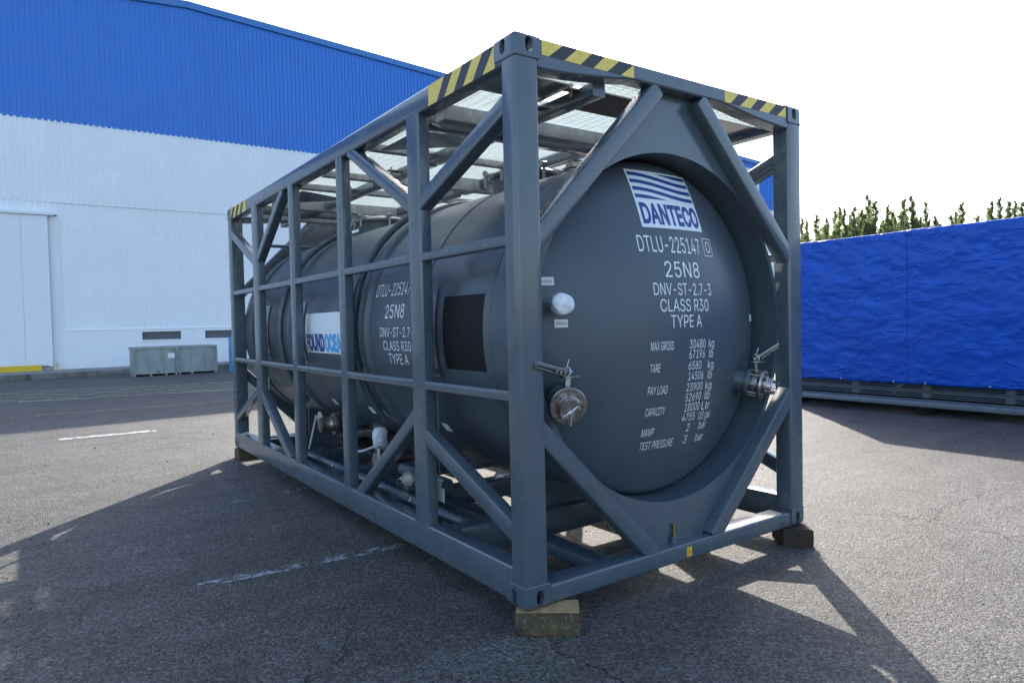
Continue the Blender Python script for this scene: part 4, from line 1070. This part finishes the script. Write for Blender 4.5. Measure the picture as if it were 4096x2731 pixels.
# discharge assembly along X at y = 3.45
mb = MB(); mb.cyl((.33, 3.45, .545), (1.15, 3.45, .545), .058, 24); o = mb.build('discharge_pipe', PIPEM, T)
for x_, r_ in ((.30, .10), (.345, .10)):
    mb = MB(); mb.cyl((x_, 3.45, .545), (x_ + .02, 3.45, .545), r_, 32); mb.build('flange', STEELD, o)
mb = MB(); mb.lathe((.30, 3.45, .545), (-1, 0, 0), [(.07, 0), (.075, .03), (.062, .06), (.062, .10), (.07, .11), (.07, .125), (0, .13)], 28); V2o = mb.build('discharge_valve', STEEL, T)
mb = MB(); mb.bar((.24, 3.74, .60), (.22, 3.92, .255), (1, 0, 0), .008, .032, .003); mb.lathe((.245, 3.66, .57), (1, 0, 0), [(0, 0), (.075, 0), (.075, .006), (0, .006)], 24); mb.bar((.25, 3.50, .55), (.25, 3.72, .60), (1, 0, 0), .014, .02, .003); mb.build('lever', GALV, V2o)
mb = MB(); mb.lathe((.42, 2.66, .40), (0, 0, 1), [(.04, 0), (.06, .03), (.066, .10), (.06, .15), (.045, .185), (0, .19)], 28); lumpy(mb, .014, 22); mb.build('wrapped_fitting', PLASTIC, T, smooth=70)
mb = MB(); mb.lathe((.30, 2.42, .36), (-1, -.15, 0), [(.045, -.3), (.045, -.02), (.088, -.02), (.088, .01), (.06, .01), (.06, .03), (0, .03)], 32); o = mb.build('drain_valve', STEELD, T)
mb = MB(); mb.tube([(.24, 2.80, .375), (.25, 2.60, .42), (.26, 2.42, .475), (.27, 2.36, .48)], .011, 8); mb.cyl((.28, 2.38, .37), (.28, 2.38, .50), .014, 10); mb.bar((.27, 2.28, .505), (.27, 2.40, .50), (1, 0, 0), .025, .012, .003); mb.build('lever', GALV, o)
for k in range(6):
    t = R(60 * k); mb = MB(); mb.cyl((.27, 2.42 + .072 * math.cos(t), .36 + .072 * math.sin(t)), (.292, 2.42 + .072 * math.cos(t), .36 + .072 * math.sin(t)), .009, 6); mb.build('bolt', STEEL, o)
# sump skirt with an arched opening round the discharge pipe
arch = [(2.95, .30), (2.95, .62)] + [(3.33 + .20 * math.cos(R(a)), .58 + .20 * math.sin(R(a))) for a in range(0, 181, 12)][::-1][:0]
mb = MB(); poly = [(2.88, .25), (2.88, .90), (3.86, .90), (3.86, .25), (3.60, .25), (3.58, .56)] + [(3.36 + .22 * math.cos(R(a)), .56 + .20 * math.sin(R(a))) for a in range(10, 171, 12)] + [(3.14, .56), (3.12, .25)]
mb.prism(poly, lambda u, v, t: (t, u, v), .56, .57); mb.build('sump_skirt', TANKP, T, smooth=0)
mb = MB(); mb.box((.46, 2.95, .30), (.75, 3.75, .335)); mb.build('drip_tray', RUBBER, T, smooth=0)
# hand valve at the far end, ladder pipe
mb = MB(); mb.cyl((.30, 5.55, .95), (.30, 5.55, .56), .014, 10); mb.cyl((.27, 5.55, .64), (.33, 5.55, .64), .028, 14); o = mb.build('air_valve', STEEL, T)
mb = MB(); mb.bar((.27, 5.57, .645), (.25, 5.80, .645), (0, 0, 1), .008, .02, .003, 2); mb.build('lever', DRUMM, o)
mb = MB(); mb.tube([(.25, 5.75, 1.35), (.25, 5.75, 2.36), (.26, 5.74, 2.40), (.30, 5.70, 2.425), (.36, 5.64, 2.43), (2.0, 5.64, 2.43)], .020, 12); mb.build('air_line', PAINT, T)

# ------------------------------------------------------------------ tag and timber blocks
mb = MB(); mb.box((.139, 1.062, .318), (.1405, 1.150, .408))
tg = mb.build('paper_tag', PAPER, smooth=0); tag(tg, 'small white paper tag hanging on a string behind the first side post', 'tag')
mb = MB(); mb.tube([(.139, 1.106, .405), (.139, 1.112, .48), (.139, 1.118, 1.05)], .0012, 5); mb.build('string', ZIP, tg)

def block(name, label, corners, m, mt):
    """corners: four (x,y) ground points; hand-sawn, slightly uneven"""
    bm = bmesh.new()
    lo = [bm.verts.new((x, y, G)) for x, y in corners]; hi = [bm.verts.new((x + random.uniform(-.004, .004), y + random.uniform(-.004, .004), -.001 + random.uniform(-.003, 0))) for x, y in corners]
    bm.faces.new(lo[::-1]); ft = bm.faces.new(hi)
    for i in range(4): bm.faces.new((lo[i], lo[(i + 1) % 4], hi[(i + 1) % 4], hi[i]))
    ft.material_index = 1
    bmesh.ops.bevel(bm, geom=list(bm.edges), offset=.006, segments=2, affect='EDGES')
    bmesh.ops.subdivide_edges(bm, edges=list(bm.edges), cuts=5, use_grid_fill=True)
    for v in bm.verts:
        d = noise.noise_vector(v.co * 14) * .005
        if v.co.z > -.01: d.z = 0
        if v.co.z < G + .004: d.z = 0
        v.co += d
    me = bpy.data.meshes.new(name); bm.normal_update(); bm.to_mesh(me); bm.free(); me.materials.append(m); me.materials.append(mt)
    o = bpy.data.objects.new(name, me); COL.objects.link(o); tag(o, label, 'timber block', 'timber blocks under the container corners'); return o
block('timber_block', 'mossy weathered timber block under the nearest corner of the container', [(-.036, .046), (.223, -.160), (.33, -.02), (.08, .20)], WOOD, WOODT)
block('timber_block', 'dark splintered timber block under the front right corner of the container', [(2.20, .02), (2.335, -.125), (2.47, .02), (2.33, .20)], WOODD, WOODD)
block('timber_block', 'grey timber block under the far left corner of the container', [(-.010, 5.80), (.22, 5.80), (.22, 6.02), (-.010, 6.02)], WOOD, WOOD)

# loose grit and leaf scraps on the asphalt
mb = MB(); rg = random.Random(5)
for k in range(420):
    x = rg.uniform(-3, 7); y = rg.uniform(-2.2, 10); s_ = rg.uniform(.004, .012) * (1 + .10 * max(0, y))
    a = rg.uniform(0, 6.28); c = Vector((x, y, G + .002)); u = Vector((math.cos(a), math.sin(a), 0)); v_ = Vector((-u.y, u.x, 0))
    p = [c + u * s_, c + v_ * s_ * .6, c - u * s_ * .9, c - v_ * s_ * .5, c + Vector((0, 0, s_ * .6))]
    mb.add(p, [(0, 1, 4), (1, 2, 4), (2, 3, 4), (3, 0, 4)])
tag(mb.build('grit', STEELD and mat('grit', (.07, .06, .05), .9, var=.4, vscale=3), smooth=0), kind='stuff')
